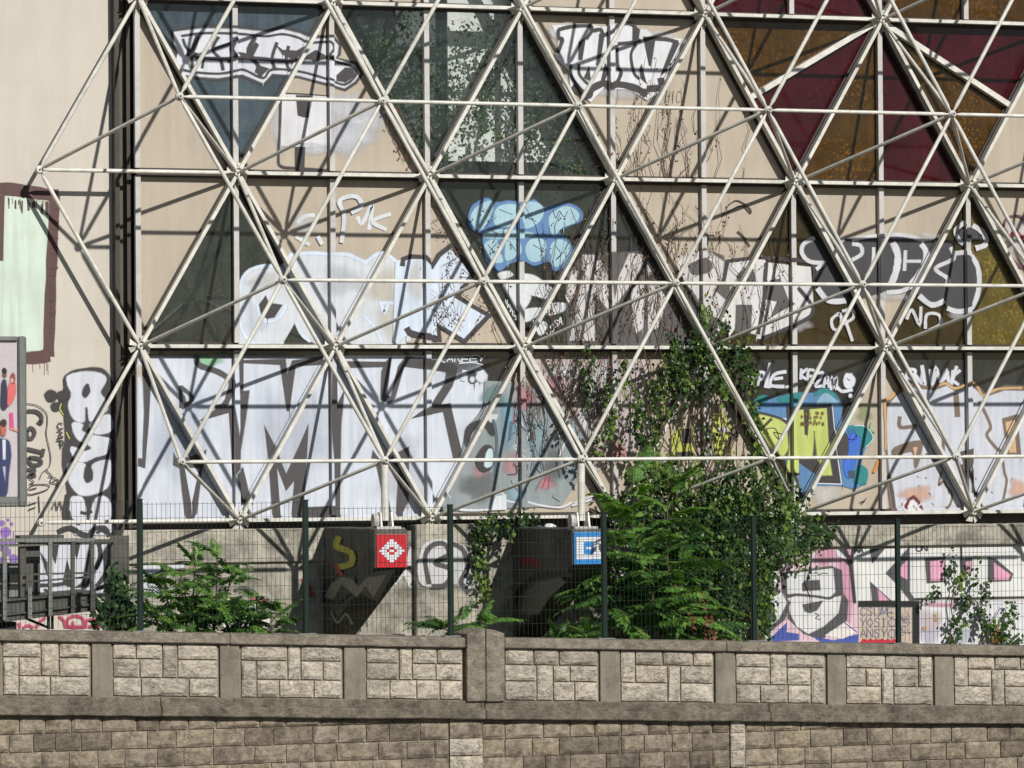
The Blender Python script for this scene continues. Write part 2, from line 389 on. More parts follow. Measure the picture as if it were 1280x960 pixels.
# ------------------------------------------------------------------ paint sheets
def catmull(pts, closed=False, n=6):
    P = [Vector(p) for p in pts]; out = []; m = len(P)
    rng = range(m) if closed else range(m-1)
    for i in rng:
        p0 = P[(i-1) % m] if closed or i > 0 else P[i]; p1 = P[i]; p2 = P[(i+1) % m]
        p3 = P[(i+2) % m] if closed or i+2 < m else p2
        for j in range(n):
            t = j/n
            out.append(.5*((2*p1)+(p2-p0)*t+(2*p0-5*p1+4*p2-p3)*t*t+(3*p1-p0-3*p2+p3)*t*t*t))
    if not closed: out.append(P[-1])
    return out
def kind_drip(s, P):
    return s.relief and random.random() < .55 and max(p.y for p in P)-min(p.y for p in P) > 10
class Paint:
    """spray paint lying on a wall: polygons given in photo pixels, laid on the plane of the wall"""
    def __init__(s, plane, relief=False):
        s.plane = plane; s.relief = relief; s.x0 = s.y0 = 0; s.s = 1.0; s.tris = []; s.mats = []; s.n = 0; s.lay = 0; s.worn = 0; s.soft = 1.6; Paint.count = getattr(Paint, 'count', -1)+1; s.base = .0016+(Paint.count % 3)*.011
    def view(s, x0, y0, sc): s.x0, s.y0, s.s = x0, y0, sc; return s
    def px(s, p): return Vector((s.x0+p[0]/s.s, s.y0+p[1]/s.s))
    def mi(s, c, soft=False):
        m = m_paint(c, s.worn, soft)
        if m not in s.mats: s.mats.append(m)
        return s.mats.index(m)
    def fill(s, c, pts, smooth=False):
        P = [s.px(p) for p in pts]
        if smooth: P = catmull(P, True, 5)
        s.lay += 1; i = s.mi(c)
        v3 = [Vector((p.x, p.y, 0)) for p in P]
        for t in tessellate_polygon([v3]): s.tris.append((i, s.lay, [P[j] for j in t], (1,1,1)))
        if kind_drip(s, P):
            q = max(random.sample(P, min(3, len(P))), key=lambda t_: t_.y); ln = random.uniform(4, 15)
            x_ = q.x+random.uniform(-.5, .5); w_ = random.uniform(.35, .6)
            s.tris.append((i, s.lay, [Vector((x_-w_, q.y+.2)), Vector((x_+w_, q.y+.2)), Vector((x_+w_*.7, q.y+ln))], (1,1,1)))
        ar = sum(P[j-1].x*P[j].y-P[j].x*P[j-1].y for j in range(len(P))); sg = 1 if ar > 0 else -1
        k = s.mi(c, True); O = []
        for j, p in enumerate(P):
            d1 = p-P[j-1]; d2 = P[(j+1) % len(P)]-p
            if d1.length < 1e-6 or d2.length < 1e-6: O.append(p.copy()); continue
            d1.normalize(); d2.normalize(); t = d1+d2
            t = t.normalized() if t.length > .3 else d1
            O.append(p+Vector((t.y, -t.x))*sg*s.soft*random.uniform(.6, 1.4))
        for j in range(len(P)):
            l = (j+1) % len(P); s.tris.append((k, s.lay, [P[j], O[j], O[l]], (.75,0,0))); s.tris.append((k, s.lay, [P[j], O[l], P[l]], (.75,0,.75)))
        return s
    def ell(s, c, cx, cy, rx, ry, n=16):
        return s.fill(c, [(cx+rx*math.cos(2*math.pi*k/n)*random.uniform(.93,1.07), cy+ry*math.sin(2*math.pi*k/n)*random.uniform(.93,1.07)) for k in range(n)], True)
    def line(s, c, pts, w, closed=False, smooth=True):
        """w in pixels of the photo"""
        P = [s.px(p) for p in pts]
        if smooth and len(P) > 2: P = catmull(P, closed, 5)
        if closed: P = P+[P[0]]
        s.lay += 1; i = s.mi(c); L = []; R = []
        for j, p in enumerate(P):
            a = P[j-1] if j > 0 else (P[-2] if closed else p); b = P[j+1] if j+1 < len(P) else (P[1] if closed else p)
            d1 = (p-a); d2 = (b-p)
            d1 = d1.normalized() if d1.length > 1e-6 else d2.normalized(); d2 = d2.normalized() if d2.length > 1e-6 else d1
            t = d1+d2
            t = t.normalized() if t.length > 1e-3 else d1
            n = Vector((-t.y, t.x)); k = 1/max(.6, n.dot(Vector((-d1.y, d1.x))))
            ww = w*.5*random.uniform(.9, 1.1)*k
            L.append(p+n*ww); R.append(p-n*ww)
        for j in range(len(P)-1):
            s.tris.append((i, s.lay, [L[j], R[j], R[j+1]], (1,1,1))); s.tris.append((i, s.lay, [L[j], R[j+1], L[j+1]], (1,1,1)))
        if w > 1.9:
            k = s.mi(c, True)
            for E in (L, R):
                O = [p+(e-p)*(1+2.0/w) for p, e in zip(P, E)]
                for j in range(len(P)-1):
                    s.tris.append((k, s.lay, [E[j], O[j], O[j+1]], (.6,0,0))); s.tris.append((k, s.lay, [E[j], O[j+1], E[j+1]], (.6,0,.6)))
        return s
    def mist(s, c, cx, cy, rx, ry, f=.8, n=20):
        s.lay += 1; i = s.mi(c, True); C = s.px((cx, cy))
        ph = random.random()*6
        rim = []; mid = []
        for k in range(n):
            a = 2*math.pi*k/n; w = 1+.18*math.sin(3*a+ph)+.1*math.sin(5*a)
            rim.append(s.px((cx+rx*w*math.cos(a), cy+ry*w*math.sin(a)))); mid.append(s.px((cx+rx*w*.55*math.cos(a), cy+ry*w*.55*math.sin(a))))
        for k in range(n):
            l = (k+1) % n
            s.tris.append((i, s.lay, [C, mid[k], mid[l]], (f, f*.75, f*.75)))
            s.tris.append((i, s.lay, [mid[k], rim[k], rim[l]], (f*.75, 0, 0))); s.tris.append((i, s.lay, [mid[k], rim[l], mid[l]], (f*.75, 0, f*.75)))
        return s
    def text(s, c, strokes, x, y, w, h, lw, slant=0.0):
        for st in strokes:
            s.line(c, [(x+w*(p[0]+slant*(1-p[1])), y+h*p[1]) for p in st], lw)
        return s
    def build(s, parent, label=None, name='graffiti'):
        kind, val = s.plane
        vs = []; fs = []; mi = []; fd = []
        def lift(pts, lay, extra=0.0):
            o = s.base+lay*.00015+extra; r = []
            for p in pts:
                if kind == 'y': q = W(p.x, p.y, val-o) if False else W(p.x, p.y, val); q.y -= o
                else: q = WX(p.x, p.y, val); q.x -= o
                r.append(q)
            return r
        for i, lay, P, f in s.tris:
            q = lift(P, lay); n = len(vs); vs += q; fs.append((n, n+1, n+2)); mi.append(i); fd += list(f)
            if s.relief:
                xs = [v.x for v in q]; zs = [v.z for v in q]
                for (px, pz, dx, dz, hw, pr, ln) in RELIEF:
                    # signed distance across and along the bar
                    D = [-(x-px)*dz+(z-pz)*dx for x, z in zip(xs, zs)]; T = [(x-px)*dx+(z-pz)*dz for x, z in zip(xs, zs)]
                    if min(D) > hw or max(D) < -hw or min(T) > ln or max(T) < 0: continue
                    poly = [(d, t, g) for d, t, g in zip(D, T, f)]
                    for ax, sg, lim in ((0, 1, hw), (0, -1, hw), (1, 1, ln), (1, -1, 0)):
                        out = []
                        for j in range(len(poly)):
                            a = poly[j]; b = poly[(j+1) % len(poly)]
                            ia = lim-sg*a[ax]; ib = lim-sg*b[ax]
                            if ia >= 0: out.append(a)
                            if (ia >= 0) != (ib >= 0):
                                k = ia/(ia-ib); out.append(tuple(a[m]+(b[m]-a[m])*k for m in range(3)))
                        poly = out
                        if len(poly) < 3: break
                    if len(poly) < 3: continue
                    n = len(vs)
                    for d, t, g in poly:
                        vs.append(Vector((px+dx*t-dz*d, -pr-s.base-lay*.00015, pz+dz*t+dx*d))); fd.append(g)
                    fs.append(tuple(range(n, n+len(poly)))); mi.append(i)
        c = sum(vs, Vector())/len(vs)
        me = bpy.data.meshes.new(name); me.from_pydata([v-c for v in vs], [], fs)
        me.polygons.foreach_set('material_index', mi)
        at = me.attributes.new('fade', 'FLOAT', 'POINT'); at.data.foreach_set('value', fd)
        me.update()
        o = put(name, me, parent, Matrix.Translation(c), s.mats)
        if label: o['label'] = label
        return o
WH = (218,219,226); BK = (62,58,58); PB = (216,226,240)
FA = ('y', 0.0)
SIX = {'A': [[(0,1),(.5,0),(1,1)],[(.2,.6),(.8,.6)]], 'E': [[(1,0),(0,0),(0,1),(1,1)],[(0,.5),(.8,.5)]], 'K': [[(0,0),(0,1)],[(1,0),(0,.55),(1,1)]],
 'N': [[(0,1),(0,0),(1,1),(1,0)]], 'M': [[(0,1),(.1,0),(.5,.7),(.9,0),(1,1)]], 'O': [[(.5,0),(0,.5),(.5,1),(1,.5),(.5,0)]], 'P': [[(0,1),(0,0)],[(0,0),(.9,.1),(.8,.5),(0,.55)]],
 'L': [[(0,0),(0,1),(.9,1)]], 'Z': [[(0,0),(1,0),(0,1),(1,1)]], 'R': [[(0,1),(0,0)],[(0,0),(.9,.1),(.8,.45),(0,.5),(1,1)]], 'I': [[(.5,0),(.5,1)]], 'V': [[(0,0),(.5,1),(1,0)]],
 'S': [[(1,.1),(.4,0),(.1,.25),(.8,.6),(.7,.95),(0,.9)]], 'C': [[(1,.15),(.4,0),(0,.5),(.4,1),(1,.85)]], 'T': [[(0,0),(1,0)],[(.5,0),(.5,1)]], 'Y': [[(0,0),(.5,.5),(1,0)],[(.5,.5),(.4,1)]],
 'U': [[(0,0),(0,.8),(.5,1),(1,.8),(1,0)]], 'D': [[(0,0),(0,1)],[(0,0),(.8,.1),(1,.5),(.8,.9),(0,1)]], 'H': [[(0,0),(0,1)],[(1,0),(1,1)],[(0,.5),(1,.5)]], 'J': [[(1,0),(.9,.9),(.3,1),(0,.8)]]}
def word(g, c, txt, x, y, w, h, lw, gap=.25, slant=.0, dy=0.0):
    for i, ch in enumerate(txt):
        if ch in SIX: g.text(c, SIX[ch], x+i*w*(1+gap), y+dy*i+random.uniform(-.06,.06)*h, w*random.uniform(.85,1.1), h*random.uniform(.9,1.1), lw, slant)
        elif ch == '.': g.ell(c, x+i*w*(1+gap), y+h, 1.2*g.s, 1.2*g.s, 8)

# --- top left piece on the dusty glass
g = Paint(FA, True).view(200, 20, 4.571)
g.fill(BK, [(62,82),(250,55),(460,62),(620,78),(700,60),(805,88),(870,112),(990,112),(1034,165),(1028,222),(1012,240),(1122,265),(1160,330),(1122,385),(1058,430),(955,398),(790,352),(650,345),(592,400),(470,350),(330,370),(200,358),(100,345),(66,290),(86,210),(66,160)])
g.fill(WH, [(80,92),(250,72),(460,78),(620,94),(700,78),(800,104),(860,130),(985,130),(1018,170),(1012,218),(1000,245),(1108,278),(1142,330),(1108,372),(1055,412),(960,382),(790,338),(640,328),(590,382),(470,332),(330,352),(200,342),(112,328),(84,290),(104,210),(84,160)])
g.line(BK, [(120,115),(260,98),(460,103),(600,116),(700,104),(790,124),(850,152),(960,150),(985,190),(960,235),(1010,262),(1095,290),(1120,335),(1055,392),(960,362),(800,318),(640,306),(588,355),(480,308),(420,318),(330,330),(200,322),(130,308)], 2.4)
for st, w in (([(335,118),(300,190),(345,250),(360,312)],2.4),([(445,122),(405,190),(435,240),(385,262)],2.2),([(545,120),(505,205),(560,285),(572,350)],3.2),([(668,150),(640,240),(655,300)],2.4),
              ([(300,190),(420,150)],2),([(200,238),(350,244),(520,240),(720,256),(840,240),(985,238)],2.6),([(130,130),(150,180),(190,200),(220,110)],2),([(210,110),(180,215),(190,310)],2.2),([(735,170),(720,250),(740,320)],2.2),([(250,235),(240,300)],2),([(860,155),(820,235)],2.4)): g.line(BK, st, w*1.45)  # the long level stroke partly paints in a chord's cast shadow
for P in ([(445,205),(500,218),(545,150),(562,165),(520,245),(470,238)],[(662,165),(700,195),(780,200),(838,165),(805,222),(760,248),(700,215)],[(556,282),(622,300),(582,338),(542,322)],[(1010,340),(1060,295),(1105,302),(1112,340),(1060,377),(1010,370)],[(830,232),(890,195),(965,238),(880,257)],[(160,190),(215,215),(190,240),(150,225)]): g.fill(BK, P)
g.build(bld, 'white throw-up with black outlines across the dusty glass')

g = Paint(FA, True).view(200, 20, 4.571)
g.mist(WH, 1120, 600, 190, 170, .85); g.mist(WH, 1080, 690, 170, 110, .8); g.mist(WH, 690, 640, 75, 160, .7); g.mist(WH, 1060, 520, 130, 90, .8)
g.fill((226,224,226), [(698,448),(965,458),(966,745),(830,750),(690,742)])
g.mist(WH, 900, 760, 150, 40, .7)
g.line(BK, [(688,455),(682,640),(676,790),(690,858),(800,870),(950,882)], 2.4); g.line(BK, [(720,442),(840,448),(960,458)], 1.6)
g.fill(BK, [(778,455),(852,455),(846,580),(812,576),(786,568)]); g.fill(BK, [(773,750),(826,750),(822,882),(774,884)])
word(g, (208,190,178), 'RS', 1010, 520, 80, 130, 1.0)
g.build(bld, 'faded white letter block with a thick black H')

g = Paint(FA, True).view(680, 15, 5.818)
g.mist(WH, 120, 150, 110, 90, .8); g.mist(WH, 850, 200, 180, 60, .8); g.mist(WH, 560, 580, 300, 60, .5)
g.fill((228,228,230), [(60,100),(200,95),(340,90),(420,115),(530,88),(620,75),(690,130),(740,130),(800,182),(992,198),(965,300),(885,440),(860,560),(745,640),(620,562),(490,562),(435,545),(335,655),(280,595),(190,545),(180,430),(78,330),(105,210)])
for st, w in (([(95,300),(128,205),(104,190),(100,140),(130,122),(220,105),(332,105),(346,138),(405,130),(428,168),(480,148),(540,96),(612,86),(656,110),(668,170)],3.2),
              ([(530,235),(640,222),(700,205)],3),([(715,195),(880,200),(972,226)],3.5),([(200,540),(312,612),(345,560),(430,520),(472,546),(520,527),(620,542),(700,575),(738,612)],6),
              ([(742,560),(842,556)],6),([(665,235),(628,310),(648,440),(690,490)],2.4),([(522,240),(530,390),(556,442),(530,510)],3),([(250,380),(255,460),(330,540)],2.2),([(345,140),(300,200)],3),([(840,480),(850,540)],5),([(190,380),(200,480),(290,590)],2.4)): g.line(BK, st, w*1.3)
for P in ([(250,220),(298,190),(272,352),(248,342)],[(398,160),(434,168),(398,392),(378,382)],[(322,395),(336,505),(288,480)],[(440,372),(466,425),(432,505),(405,515)],[(722,200),(802,200),(772,392),(760,390)],[(705,378),(742,525),(700,482),(690,420)],[(640,98),(690,130),(680,212),(640,215)],[(936,225),(978,228),(880,430),(838,475)],[(700,560),(745,560),(742,625)]): g.fill(BK, P)
g.build(bld, 'white and black piece reading WIN')
g = Paint(FA, True).view(680, 15, 5.818)
word(g, (95,82,72), 'UIC', 880, 575, 30, 90, .9, .3, .3); word(g, (95,82,72), 'SRG', 840, 690, 40, 45, .9); word(g, (95,82,72), 'ZIV', 730, 840, 50, 100, .9, .4)
g.build(bld, 'thin dark marker tags on beige panel')

# --- second row
g = Paint(FA, True).view(280, 235, 4.8)
g.mist((222,226,230), 480, 220, 90, 80, .45)
LB = (222,226,230)
for st in ([(702,330),(718,170),(690,85),(742,52),(800,58),(822,112),(760,150)],[(800,170),(830,210),(890,100),(870,250)],[(1000,155),(890,200),(972,250)]): Paint(FA, True).view(280, 235, 4.8).line(LB, st, 4.6).build(bld, 'pale blue brush letter on beige panel')
g.build(bld, 'pale blue paint haze')
g = Paint(FA, True).view(280, 235, 4.8)
for st in ([(440,210),(480,172),(545,162)],[(430,290),(512,342)],[(560,290),(586,340)]): Paint(FA, True).view(280, 235, 4.8).line(LB, st, 4.6).build(bld, 'pale blue brush stroke')
g = Paint(FA, True).view(280, 235, 4.8)
g.fill((214,217,222), [(85,935),(86,570),(150,490),(260,460),(335,480),(395,390),(520,382),(640,392),(740,395),(850,432),(930,385),(1010,415),(1082,490),(1100,700),(1085,935),(545,935),(480,890),(428,800),(350,935)])
for c, x, y, rx, ry, f in (((214,200,170),960,600,110,150,.5),((200,205,210),700,560,150,110,.45),((226,216,190),1000,800,100,110,.5),((212,206,196),250,560,120,60,.5),((218,226,236),180,800,80,120,.6)): g.mist(c, x, y, rx, ry, f)
for st in ([(96,640),(110,550),(160,492),(260,466),(335,484)],[(395,402),(520,390),(636,398)],[(640,398),(745,400),(850,450)],[(850,450),(930,392),(1010,422),(1076,500)],[(200,690),(222,775),(285,802),(345,760),(372,700)],[(100,800),(120,880),(180,930)],[(430,800),(470,880),(520,920)],[(830,760),(900,830),(950,930)],[(930,690),(1030,690)],[(945,700),(960,750),(985,700)],[(1110,560),(1130,700),(1105,920)]): g.line(PB, st, 4.2)
g.fill(BK, [(214,700),(250,645),(264,690),(348,702),(300,775),(258,782),(224,752)])
g.build(bld, 'cream and pale blue bubble letters with a dark eye')
g = Paint(FA, True).view(490, 235, 4.8)
g.fill(PB, [(20,440),(70,430),(190,425),(240,460),(350,352),(478,510),(388,650),(500,722),(575,765),(432,915),(270,825),(268,905),(200,888),(110,860),(30,935),(5,930)])
g.mist((232,222,208), 140, 560, 50, 150, .6)
g.line(BK, [(60,470),(66,426),(110,410),(190,415),(240,468),(280,402),(352,346),(420,425),(482,515),(440,580),(390,652),(480,708),(580,765),(500,850),(432,922),(380,890),(278,828),(284,908),(232,902)], 5.2, smooth=False)
g.line(BK, [(85,838),(112,872),(200,890),(275,908)], 7)
g.build(bld, 'white and pale blue K with thick black outline')
g = Paint(FA, True).view(490, 235, 4.8)
BL = (96,134,182); LBL = (172,206,218); g.worn = .24
g.fill(BL, [(452,190),(478,110),(560,62),(620,88),(700,78),(790,92),(850,72),(912,118),(1040,92),(1125,130),(1134,192),(1042,234),(995,262),(1052,310),(1074,370),(1034,462),(970,495),(938,442),(850,464),(780,434),(700,455),(640,495),(578,452),(548,380),(538,282),(468,242)], True)
for P in ([(468,192),(500,120),(582,78),(604,110),(572,200),(520,252)],[(608,172),(640,110),(742,104),(752,182),(690,232),(620,222)],[(778,102),(860,86),(906,132),(880,202),(800,242),(768,182)],[(948,162),(1040,110),(1116,150),(1100,202),(1010,242),(970,292),(944,232)],[(558,332),(622,310),(642,382),(662,442),(600,442),(558,392)],[(684,320),(732,310),(758,352),(750,402),(680,432)],[(798,362),(830,310),(902,310),(922,372),(880,437),(820,432)],[(948,352),(1000,310),(1062,352),(1020,452),(958,462)],[(556,262),(662,250),(800,264),(850,280),(780,302),(570,302)]): g.fill(LBL, P, True)
g.worn = 0
for st in ([(640,130),(720,160)],[(700,320),(740,380)],[(840,340),(890,370)],[(960,130),(980,180),(1000,140),(1030,175),(1050,140)],[(570,340),(600,380),(580,400)],[(980,350),(1010,400),(980,430),(1030,380)],[(810,180),(860,200)]): g.line(BK, st, .9)
g.build(bld, 'light blue bubble throw-up with blue outline on mossy glass')
g = Paint(FA, True).view(490, 235, 4.8); g.worn = .34
for P in ([(640,512),(700,500),(722,526),(650,547)],[(668,582),(780,560),(832,660),(760,742),(700,642)],[(788,522),(862,532),(952,602),(942,662),(880,652),(800,622)],[(798,732),(902,722),(872,762),(800,802)],[(930,702),(1032,690),(1032,732),(940,762)],[(880,800),(930,820),(900,880),(870,860)]): g.fill((222,224,226), P, True)
g.worn = 0
word(g, WH, 'VNACS', 680, 670, 14, 26, 1.2, .0, 0, 24); word(g, WH, 'JOSA', 925, 830, 26, 48, 1.6, -.05, 0, -18)
g.build(bld, 'small white and black scribbled piece beside diagonal bar')
# --- NMRA letters overgrown by dry vines
g = Paint(FA, True).view(690, 290, 5.333)
DG = (92,88,86); LG = (212,206,204)
g.worn = .30; g.fill(DG, [(90,300),(200,150),(330,140),(620,130),(700,250),(800,330),(870,180),(1000,110),(1140,160),(1180,330),(1180,560),(1060,760),(560,770),(100,770)])
g.worn = .33
for P in ([(205,155),(285,155),(270,400),(285,722),(118,722),(165,480),(198,350)],[(285,200),(320,188),(382,332),(402,482),(370,512),(272,400)],[(515,143),(602,150),(592,250),(430,472),(398,470),(440,310)],[(528,382),(612,328),(612,440),(602,642),(560,672),(534,602)],[(633,193),(684,262),(640,267)],[(640,330),(800,340),(760,470),(700,640),(640,660)],[(130,262),(165,258),(150,420),(110,470),(90,440)],[(828,212),(900,140),(1040,128),(1142,200),(1132,302),(1082,392),(1152,452),(1100,572),(1000,522),(960,422),(880,332)]): g.fill(LG, P)
g.worn = .25; g.fill(DG, [(915,222),(1010,178),(1062,210),(1042,262),(940,284)], True)
g.view(880, 270, 5.82); g.worn = .22
for P in ([(162,322),(372,300),(442,322),(442,482),(402,702),(382,862),(338,852),(346,652),(250,642),(218,822),(178,882),(158,702),(250,522),(148,482)],[(468,342),(772,372),(792,642),(752,742),(680,762),(560,832),(440,892),(378,892),(430,642),(482,522),(458,462)]): g.fill((222,218,216), P)
g.worn = 0
g.fill(DG, [(238,432),(290,380),(352,390),(372,482),(238,482)]); g.fill(DG, [(232,650),(345,650),(335,850),(225,860)])
g.fill(DG, [(478,472),(550,458),(612,622),(640,642),(478,742),(530,622),(440,602)]); g.mist((200,196,196), 700, 790, 90, 60, .6)
for st in ([(160,330),(300,312),(370,300)],[(380,300),(560,315),(780,345),(800,480)],[(450,340),(440,460),(430,640),(390,860)],[(680,520),(780,650),(770,730),(600,820),(420,890)],[(170,320),(140,480)]): g.line(BK, st, 4)
g.view(690, 290, 5.333); word(g, (88,76,66), 'TIX', 1010, 20, 60, 60, 1.4); 
g.view(620, 220, 3.765); g.line((84,72,64), [(1080,150),(1130,115),(1190,150),(1195,175),(1150,140),(1060,190)], 1.6); g.line((84,72,64), [(1135,260),(1165,290),(1192,332)], 2)
g.build(bld, 'worn grey and white letters behind dry vines')
# --- black bubble piece
g = Paint(FA, True).view(990, 270, 5.12); DK = (66,65,68); OW = (214,212,214)
g.mist(OW, 620, 510, 150, 40, .6); g.mist(OW, 1060, 640, 80, 30, .5); g.mist(OW, 880, 140, 80, 35, .6)
g.fill(DK, [(80,182),(150,160),(330,150),(420,150),(500,140),(700,140),(850,168),(930,150),(1012,180),(1034,250),(1110,240),(1192,300),(1202,450),(1152,592),(1060,612),(990,582),(960,542),(880,572),(810,512),(770,472),(620,472),(540,492),(450,522),(340,542),(230,542),(168,472),(150,332),(202,300),(110,292),(68,250)], True)
for st, w in (([(210,302),(110,292),(60,240),(70,180),(142,140)],4.6),([(380,180),(432,190),(442,242),(380,282)],4.2),([(150,342),(205,300)],4),([(158,462),(230,542),(342,542)],6),([(518,200),(515,290),(490,362)],3.4),([(640,170),(672,250),(662,352),(628,442)],8),([(722,220),(715,352)],3.6),([(722,290),(822,290)],3.6),([(820,180),(852,230),(832,332),(750,442)],6),([(380,152),(520,128),(700,122),(842,160)],4),([(600,490),(700,480),(770,440)],5),([(808,510),(890,570),(972,542)],6),([(1010,200),(1030,272),(930,322),(922,352),(992,402),(980,452)],4.4),([(1040,240),(1120,240),(1182,322),(1192,452),(1150,582),(1060,612),(988,590)],5.5),([(330,150),(300,170)],3)): g.line(OW, st, w)
g.fill(DK, [(1070,100),(1130,78),(1202,130),(1182,158),(1080,152)], True); g.line(OW, [(1100,42),(1042,92),(1062,152),(1092,180)], 5); g.line(OW, [(1150,60),(1222,112),(1232,182),(1170,208)], 6)
for st in ([(300,622),(250,662),(260,722),(300,722),(312,662),(300,622)],[(315,610),(380,600),(386,652),(322,692)],[(335,662),(382,802)],[(728,662),(762,602),(810,692),(820,580)],[(848,722),(858,632),(932,632),(944,692),(872,732)]): g.line(OW, st, 3.2)
g.build(bld, 'black bubble letters with white outline above OP and ND')
# --- huge white and black letters, bottom row
g = Paint(FA, True).view(160, 435, 4.3636)
g.fill((214,218,228), [(48,42),(1880,42),(1960,150),(1930,320),(1850,470),(1815,620),(1740,740),(1690,930),(48,930)])
g.mist((150,205,160), 440, 70, 90, 45, .9); g.mist((120,125,120), 560, 40, 560, 22, .6); g.mist((205,212,228), 300, 500, 200, 300, .5); g.mist((212,216,228), 900, 500, 260, 330, .5); g.mist((206,204,214), 1500, 700, 140, 220, .5)
g.mist((205,190,165), 70, 130, 40, 60, .7)
K2 = (80,76,76)
g.fill(K2, [(92,90),(122,190),(112,400),(92,655),(48,642),(48,602),(78,606),(90,350),(84,150)])
g.line(K2, [(286,205),(290,328)], 4.6); g.line(K2, [(286,212),(352,275),(290,326)], 4.4)
g.line(K2, [(374,36),(386,92),(490,130),(552,172),(562,212),(532,302),(478,332)], 6.6)
g.fill(K2, [(382,402),(480,335),(572,315),(600,500),(616,330),(604,240),(660,233),(640,380),(612,560),(612,652),(570,702),(565,560),(550,352)])
g.fill(K2, [(598,60),(628,60),(628,242),(604,242)])
g.fill(K2, [(248,570),(262,602),(310,602),(400,576),(428,553),(402,662),(372,902),(346,932),(314,932),(284,655),(248,637)]); g.fill((214,218,228), [(310,652),(386,660),(346,852)])
g.fill(K2, [(588,692),(626,650),(662,812),(682,852),(620,852)])
g.view(290, 435, 4.3636)
g.fill(K2, [(60,68),(290,62),(302,142),(330,70),(490,48),(502,90),(345,96),(312,342),(300,342),(264,90),(60,80)])
g.fill(K2, [(175,420),(240,556),(295,690),(352,570),(417,413),(402,640),(382,932),(324,922),(340,722),(295,777),(245,652),(264,922),(222,932),(204,640)])
g.fill(K2, [(538,130),(572,150),(576,300),(612,230),(592,420),(587,932),(380,932),(400,870),(556,862),(550,600),(534,400)])
g.view(420, 435, 4.365)
g.fill(K2, [(60,74),(272,76),(262,102),(60,106)])
g.fill(K2, [(268,80),(302,46),(275,260),(300,266),(340,100),(382,48),(492,60),(642,90),(664,110),(632,210),(570,310),(622,303),(692,592),(640,602),(585,346),(408,386),(520,310),(592,200),(602,130),(370,100),(322,270),(290,302),(243,282),(250,130)])
g.fill(K2, [(200,556),(242,620),(302,912),(280,917),(224,652),(194,602)]); g.fill(K2, [(300,590),(397,538),(392,832),(352,922),(328,912),(345,652),(320,642)])
g.build(bld, 'huge white letters with jagged black lines along the bottom row')
g = Paint(FA, True).view(420, 435, 4.365)
g.mist((70,72,72), 660, 90, 200, 60, .8)
word(g, WH, 'KANEEY', 560, 45, 38, 34, 1.5, .12, .2, -1); g.line(WH, [(670,85),(740,80),(800,92)], 1.3)
g.ell(BK, 745, 160, 24, 32); g.ell(WH, 742, 172, 11, 14); g.ell(WH, 790, 160, 26, 26); g.line(WH, [(700,120),(690,180)], 5)
g.build(bld, 'white underlined tag on dark pane under the row beam')
g = Paint(FA, True).view(540, 435, 4.3636); g.worn = .26
g.fill((150,158,160), [(285,180),(480,190),(610,250),(700,400),(790,590),(805,700),(700,855),(560,865),(150,885),(40,885),(90,760),(150,600),(195,430),(280,330)])
for c, x, y, rx, ry, f in (((206,140,150),500,270,70,80,.8),((140,182,200),420,400,70,160,.8),((205,150,155),430,640,50,80,.7),((150,178,188),570,500,70,150,.8),((200,150,150),260,680,60,50,.6),((110,112,112),250,760,120,90,.7),((205,150,160),620,740,60,40,.8),((190,205,210),740,460,50,80,.8),((90,92,92),660,640,70,120,.6),((120,150,145),330,260,70,70,.8),((215,215,218),700,330,60,60,.5),((160,190,205),450,800,60,50,.8)): g.mist(c, x, y, rx, ry, f)
g.worn = 0
g.fill(BK, [(175,500),(190,430),(240,400),(300,402),(342,430),(325,480),(272,425),(210,460),(185,545)], True); g.fill(BK, [(240,590),(290,530),(332,560),(322,650),(270,677),(238,640)], True); g.fill((205,225,230), [(300,560),(326,560),(320,640),(284,642)], True)
g.fill(WH, [(300,362),(357,362),(340,412),(310,400)])
for st, w in (([(340,800),(380,790),(400,830),(470,845)],2),([(520,840),(600,860),(700,868),(760,840)],2),([(690,590),(740,500),(790,590),(720,600)],2),([(330,880),(240,885),(150,882)],2.4),([(760,860),(870,825)],2.4),([(770,845),(880,805)],1.8),([(100,820),(70,770),(120,720)],1.5)): g.line(WH, st, w)
for st in ([(620,700),(600,760)],[(640,690),(630,770)],[(520,640),(500,700)],[(450,300),(440,420)]): g.line((185,60,70), st, 1.4)
for q in range(26):
    x = random.uniform(430,740); y = random.uniform(230,820); g.line(random.choice([(70,70,74),(200,205,210),(120,80,85)]), [(x,y),(x+random.uniform(-30,30),y+random.uniform(10,60)),(x+random.uniform(-40,40),y+random.uniform(30,90))], random.uniform(.7,1.6))
for st in ([(330,390),(350,500),(340,700)],[(430,400),(420,500)]): g.line((90,110,125), st, 3)
g.fill((225,230,232), [(345,810),(400,800),(400,880),(310,885)])
g.build(bld, 'faded grey, pink and blue character piece')
g = Paint(FA, True).view(540, 435, 4.3636); g.worn = .40
g.fill((196,180,176), [(520,50),(960,45),(1180,60),(1180,520),(960,640),(830,720),(800,600),(700,390),(600,230)])
g.worn = .34
for c, x, y, rx, ry, f in (((222,216,216),720,130,120,60,.9),((205,160,165),660,200,80,60,.8),((226,224,224),930,200,110,150,.9),((150,180,198),770,470,60,90,.9),((228,226,228),830,400,60,80,.9),((200,140,138),1010,560,60,90,.8),((190,150,150),880,560,60,60,.7)): g.mist(c, x, y, rx, ry, f)
g.worn = 0
for st in ([(640,125),(700,135),(800,120)],[(760,170),(820,140),(850,180)],[(800,600),(860,560),(900,420)]): g.line((222,220,220), st, 2)
g.build(bld, 'worn pink and white paint under the dry vines')
g = Paint(FA, True).view(820, 440, 4.571)
BLU = (92,136,180); YG = (196,206,112); TE = (44,132,134)
